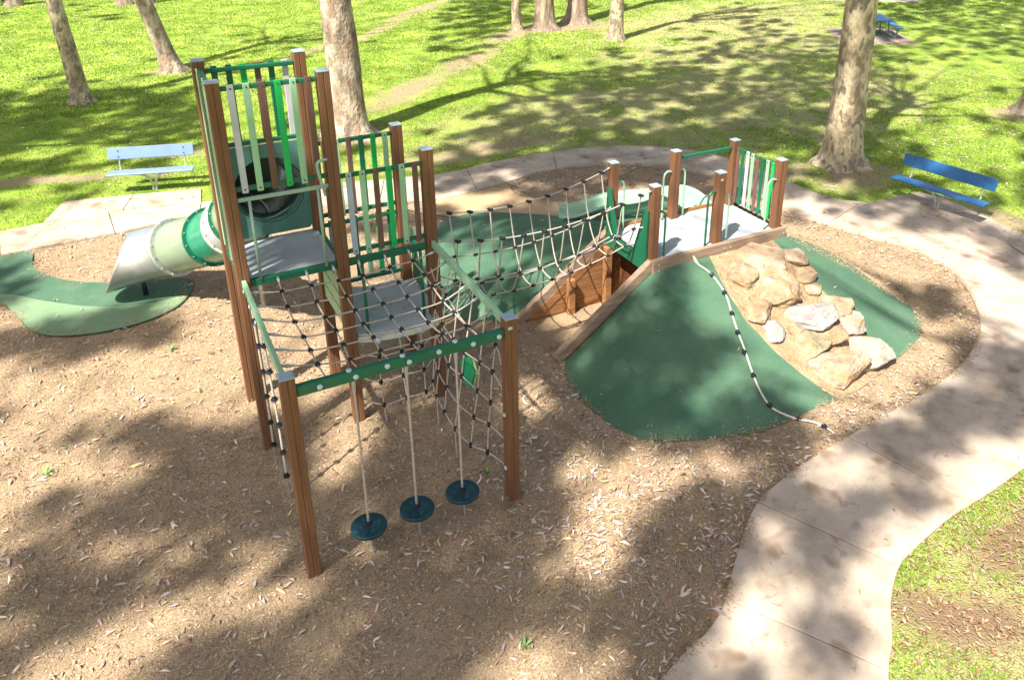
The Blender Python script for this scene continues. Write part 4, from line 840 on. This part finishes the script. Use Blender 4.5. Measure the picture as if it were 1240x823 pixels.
# bark leaves: dense toward the right and along the kerb
n = 90000; X = rng.uniform(-4, 12, n); Y = rng.uniform(-7, 7, n)
ok = inpoly(X, Y, ci) & vis(X, Y); X = X[ok]; Y = Y[ok]
CI = np.array(ci); dk = np.min(np.hypot(X[:, None]-CI[None, :, 0], Y[:, None]-CI[None, :, 1]), 1); u, v, _ = proj_np(X, Y)
nv = np.array([nz(a*1.6, b*1.6, 2)+.6*nz(a*5, b*5, 7) for a, b in zip(X, Y)])
dens = .13+.25*np.clip(nv+.05, 0, 1)+1.6*np.exp(-((u-790)**2/170**2+(v-620)**2/95**2))*np.clip(.7+1.4*nv, .1, 1.5)+.7*np.exp(-dk/.25)*(u > 600)+.30*np.exp(-((u-1020)**2/120**2+(v-495)**2/40**2))+.22*np.exp(-((u-660)**2/80**2+(v-470)**2/70**2))+.25*np.exp(-((u-700)**2/120**2+(v-225)**2/22**2))+.10*np.exp(-((u-150)**2/200**2+(v-640)**2/120**2))
inm = inpoly(X, Y, moundpoly); dens = np.where(inm, .004, dens); dens = np.where(inpoly(X, Y, GL) | inpoly(X, Y, TAN), .012, dens)
ok = rng.uniform(0, 1, len(X)) < dens*.95; X = X[ok]; Y = Y[ok]; Z, inm = surf(X, Y); Z = np.where(inpoly(X, Y, GL) | inpoly(X, Y, TAN), .034, Z)
args = scatter_leaves(X, Y, Z, rng.gamma(9, .0078, len(X)).clip(.03, .15)); _, _, dz = proj_np(X, Y)
uu, vv, _ = proj_np(X, Y); inside = (uu > 0) & (uu < 1240) & (vv > 0) & (vv < 823); big = np.argsort(-(args[3]/dz*inside))[:300]; rest = np.setdiff1d(np.arange(len(X)), big)
V, F, cc_ = leaf_quads(*[a[rest] for a in (args[0], args[3], args[4], args[1], args[2], args[5], args[6])])
tag(link('leaf_litter', np_mesh('leaf_litter', V, 3, F, leaf_m, cc_)), 'fallen gum leaves strewn over the brown bark softfall', 'leaves', kind='stuff')
# the largest leaves one by one (a few shared shapes)
shapes = []
for k in range(12):
    V, F, cc_ = leaf_quads(np.zeros((1, 3)), [1.0], [rng.uniform(.17, .26)], np.array([[1., 0, rng.normal(0, .08)]]), np.array([[0, 0, 1.]]), [rng.uniform(.03, .12)], LC[k:k+1]*rng.uniform(.85, 1.1)); shapes.append(np_mesh('leaf', V, 3, F, leaf_m, cc_))
for i in big:
    o = link('leaf', shapes[int(rng.integers(0, 12))], bark); o.location = Vector(args[0][i]); o.scale = (args[3][i],)*3; o.rotation_euler = (float(rng.normal(0, .3)), float(rng.normal(0, .15)), float(rng.uniform(0, 6.28)))
# a few leaves on the path and the grass
n = 150000; d_ = rng.uniform(0, 1, n); X = rng.uniform(-6, 42, n); Y = rng.uniform(-8, 40, n); ok = vis(X, Y) & ~inpoly(X, Y, cof); X = X[ok]; Y = Y[ok]; u, v, z = proj_np(X, Y)
nv = np.array([nz(a*.5, b*.5, 2)+.7*nz(a*1.6, b*1.6, 8) for a, b in zip(X, Y)])
dens = np.clip(.12+.35*(u > 520)*np.clip((u-480)/300, 0, 1)+nv*.5, .02, 1); dens = np.where(v > 560, .9, dens); ok = rng.uniform(0, 1, len(X)) < dens; X = X[ok]; Y = Y[ok]; v = v[ok]
n2 = 6500; X2 = rng.uniform(3.5, 9.5, n2); Y2 = rng.uniform(-9, -5.6, n2); ok = vis(X2, Y2) & ~inpoly(X2, Y2, cof); X = np.concatenate([X, X2[ok]]); Y = np.concatenate([Y, Y2[ok]])
n3 = 500; X3 = rng.uniform(-3, 14, n3); Y3 = rng.uniform(-8, 8, n3); ok = vis(X3, Y3) & inpoly(X3, Y3, cof) & ~inpoly(X3, Y3, ci); kk = np.nonzero(ok)[0][:160]
_, _, dz = proj_np(X, Y); Ls = rng.uniform(.045, .095, len(X))*np.clip(dz/16, .85, 1.4)
X = np.concatenate([X, X3[kk]]); Y = np.concatenate([Y, Y3[kk]]); Ls = np.concatenate([Ls, rng.uniform(.04, .10, len(kk))]); Zs = np.concatenate([np.full(len(X)-len(kk), .035), np.full(len(kk), .05)])
a = list(scatter_leaves(X, Y, Zs, Ls)); a[6] = a[6]*np.where((Y < -5)[:, None], np.array([[.82, .66, .50]]), np.array([[.9, .9, .88]])); V, F, cc_ = leaf_quads(a[0], a[3], a[4], a[1], a[2], a[5], a[6]); tag(link('lawn_leaves', np_mesh('lawn_leaves', V, 3, F, leaf_m, cc_)), 'pale fallen leaves scattered across the lawn and path', 'leaves', kind='stuff')
# mulch chips
n = 380000; X = rng.uniform(-4, 12, n); Y = rng.uniform(-7, 7, n); ok = inpoly(X, Y, ci) & vis(X, Y) & ~inpoly(X, Y, moundpoly) & ~inpoly(X, Y, GL) & ~inpoly(X, Y, TAN); X = X[ok]; Y = Y[ok]; n = len(X)
Z = .018*0+np.array([gz(a, b) for a, b in zip(X, Y)]); a = rng.uniform(0, 2*pi, n); L = rng.uniform(.004, .012, n)[:, None]; Wd = L*rng.uniform(.3, .6, (n, 1)); d = np.stack([np.cos(a), np.sin(a), rng.normal(0, .3, n)], 1); s = np.stack([-np.sin(a), np.cos(a), rng.normal(0, .5, n)], 1); P = np.stack([X, Y, Z+.004], 1)
V = np.stack([P-d*L-s*Wd, P+d*L-s*Wd, P+d*L+s*Wd, P-d*L+s*Wd], 1).reshape(-1, 3); MC = np.array([(.47, .335, .205), (.54, .395, .25), (.37, .26, .155), (.62, .47, .31), (.42, .30, .185), (.34, .28, .17)]); col = np.repeat(MC[rng.integers(0, 6, n)]*rng.uniform(.7, 1.2, (n, 1)), 4, 0)
def edgepts(poly, nn, lo, hi, zf):
    Pp = np.array([(p[0], p[1]) for p in poly]); i = rng.integers(0, len(Pp), nn); j = (i+1) % len(Pp); t = rng.uniform(0, 1, nn)[:, None]; q = Pp[i]*(1-t)+Pp[j]*t; d = Pp[j]-Pp[i]; d /= np.linalg.norm(d, axis=1)[:, None]+1e-9
    side = np.stack([-d[:, 1], d[:, 0]], 1); cen = Pp.mean(0); sg = np.sign(((cen-q)*side).sum(1))[:, None]; dd = rng.exponential(.35, nn)[:, None]*(hi-lo)+lo; q = q+side*sg*dd
    k = vis(q[:, 0], q[:, 1]) & (np.array([nz(a*2.3, b*2.3, 21) for a, b in q]) > -.12); q = q[k]; return np.stack([q[:, 0], q[:, 1], np.array([zf(a, b) for a, b in q])], 1)
def unfold(Q, scale=1.0):
    n = len(Q); a = rng.uniform(0, 2*pi, n); L = rng.uniform(.004, .013, n)[:, None]*scale; Wd = L*rng.uniform(.2, .5, (n, 1)); d = np.stack([np.cos(a), np.sin(a), rng.normal(0, .2, n)], 1); s = np.stack([-np.sin(a), np.cos(a), rng.normal(0, .3, n)], 1); P = Q+np.array([0, 0, .004])
    return np.stack([P-d*L-s*Wd, P+d*L-s*Wd, P+d*L+s*Wd, P-d*L+s*Wd], 1).reshape(-1, 3), np.repeat(MC[rng.integers(0, 6, n)]*rng.uniform(.7, 1.2, (n, 1)), 4, 0)
mpoly = moundpoly; kerb = [(p.x, p.y) for p in cin]
extra = [edgepts(mpoly, 5000, 0, .14, lambda a, b: mz(a, b)+.004), edgepts(GL, 3000, 0, .2, lambda a, b: .038), edgepts(TAN, 3000, 0, .3, lambda a, b: .034), edgepts(kerb, 9000, 0, -.10, lambda a, b: .056)]
# bark flank right of the mound
fx = rng.uniform(8.2, 10.5, 30000); fy = rng.uniform(-2.9, 3, 30000); fl = [(8.24, -1.3), (10.0, -2.6), (10.3, -1.9), (10.4, -.9), (10.35, .3), (10.0, 1.5), (9.3, 2.5), (8.1, .2)]; k = inpoly(fx, fy, fl) & vis(fx, fy); extra.append(np.stack([fx[k], fy[k], np.array([mz(a, b)+.002 for a, b in zip(fx[k], fy[k])])], 1))
for q in extra: v_, c_ = unfold(q); V = np.concatenate([V, v_]); col = np.concatenate([col, c_])
cq = rng.integers(0, n, 9000); v_, c_ = unfold(P[cq][:2500], 1.8); V = np.concatenate([V, v_]); col = np.concatenate([col, c_])
n = len(V)//4
tag(link('bark_mulch', np_mesh('bark_mulch', V, 4, np.arange(n*4).reshape(-1, 4), mulch_m, col)), 'loose brown wood chips covering the softfall area', 'mulch', kind='stuff')
# grass blades; thicker near the viewer
coff = [(b.x+(a.x-b.x)/(a-b).length*.045, b.y+(a.y-b.y)/(a-b).length*.045) for a, b in zip(cin, cout)]
def grass(nn, x0, x1, y0, y1, h0, h1, wd):
    X = rng.uniform(x0, x1, nn); Y = rng.uniform(y0, y1, nn); ok = vis(X, Y) & ~inpoly(X, Y, coff); X = X[ok]; Y = Y[ok]
    for q in ([(-2.55, 7.9), (-2.19, 9), (.42, 8.45), (.3, 7.5)], [(12.8, .92), (14.32, .82), (14.52, .14), (14.24, -1.75), (17, -3.3), (13, -3)]): k = ~inpoly(X, Y, q); X = X[k]; Y = Y[k]
    nv = np.array([nz(a*.8, b*.8, 12)+.6*nz(a*2.6, b*2.6, 3) for a, b in zip(X, Y)]); keep = rng.uniform(0, 1, len(X)) < np.clip(.75+1.1*nv, .12, 1)
    for cx, cy, rx, ry, rot in [(15, 9, 7, 3.5, .3), (21, 15, 7, 4, .3), (11.5, 10.5, 5, 2, .2), (19, 7, 5, 2, .4), (25, 20, 8, 4, .3)]:
        dx = X-cx; dy = Y-cy; a_ = dx*cos(rot)+dy*sin(rot); b_ = -dx*sin(rot)+dy*cos(rot); keep &= ~(((a_/rx)**2+(b_/ry)**2 < 1) & (nv < .25) & (rng.uniform(0, 1, len(X)) < .6))
    for cx, cy, rx, ry, rot in DIRT:
        dx = X-cx; dy = Y-cy; a_ = dx*cos(rot)+dy*sin(rot); b_ = -dx*sin(rot)+dy*cos(rot); keep &= ~(((a_/rx)**2+(b_/ry)**2 < .9) & (rng.uniform(0, 1, len(X)) < .85))
    X = X[keep]; Y = Y[keep]; nv = nv[keep]; n = len(X); a = rng.uniform(0, 2*pi, n); hh = rng.uniform(h0, h1, n); ww = wd*rng.uniform(.6, 1.2, n)
    B0 = np.stack([X, Y, np.full(n, .022)], 1); s = np.stack([np.cos(a), np.sin(a), np.zeros(n)], 1)*ww[:, None]; lean = np.stack([rng.normal(0, .7, n), rng.normal(0, .7, n), np.ones(n)], 1)*hh[:, None]
    V = np.stack([B0-s, B0+s, B0+lean], 1).reshape(-1, 3)
    c = np.array([(.16, .32, .03), (.28, .44, .05), (.42, .50, .09), (.54, .48, .23), (.10, .22, .025)])[rng.choice(5, n, p=[.25, .31, .22, .13, .09])]*rng.uniform(.8, 1.2, (n, 1))*(1+.25*np.clip(nv, -1, 1)[:, None])
    return V, np.repeat(c, 3, 0)
G = [grass(150000, 3.5, 10, -9.5, -5.5, .02, .06, .005), grass(420000, -8, 24, 1.0, 18, .02, .055, .010), grass(420000, -10, 48, 16, 44, .03, .07, .022), grass(120000, 14, 34, -5, 8, .02, .055, .012)]
V = np.concatenate([g_[0] for g_ in G]); col = np.concatenate([g_[1] for g_ in G])
tag(link('lawn_grass', np_mesh('lawn_grass', V, 3, np.arange(len(V)).reshape(-1, 3), blade_m, col)), 'short green and yellow grass growing over the lawn', 'grass', kind='stuff')
# weed sprigs in the bark
for k, (x, y, lab) in enumerate(((55, 575, 'small green weed sprig at the left edge of the bark'), (590, 573, 'small green weed beside the front right frame post'), (636, 782, 'pale green leaf sprig near the bottom of the bark'), (207, 424, 'tiny yellow green sprig in the bark left of the tower'))):
    p = at(x, y, 0); root = empty('weed', (p.x, p.y, gz(p.x, p.y)), lab, 'weed'); n = 12; a = rng.uniform(0, 2*pi, n); dv = np.stack([np.cos(a), np.sin(a), rng.uniform(.3, 1.2, n)], 1); dv /= np.linalg.norm(dv, axis=1)[:, None]
    for j in range(n):
        Ln = float(rng.uniform(.07, .13)); V, F, cc_ = leaf_quads(dv[j:j+1]*Ln*.5, [Ln], [Ln*.22], dv[j:j+1], np.array([[0, 0, 1.]])+.01, [.01], np.array([(.22, .34, .12)])*rng.uniform(.7, 1.4)); link('leaf', np_mesh('leaf', V, 3, F, leaf_m, cc_), root)

for x, y, L_, lab in ((340, 698, .20, 'short dark stick on the bark just below the front left post'), (905, 100, 0, ''), (1100, 735, .22, 'thin twig lying in the grass beside the path')):
    if L_:
        p = at(x, y, .02); a_ = random.uniform(-.6, .6); g = WB(); g.tube(spline([p+Vector((-L_/2*cos(a_), -L_/2*sin(a_), .012)), p+Vector((0, .01, .02)), p+Vector((L_/2*cos(a_), L_/2*sin(a_), .008))], 4), .007, 6); tag(g.build('stick', gum_c), lab, 'stick')
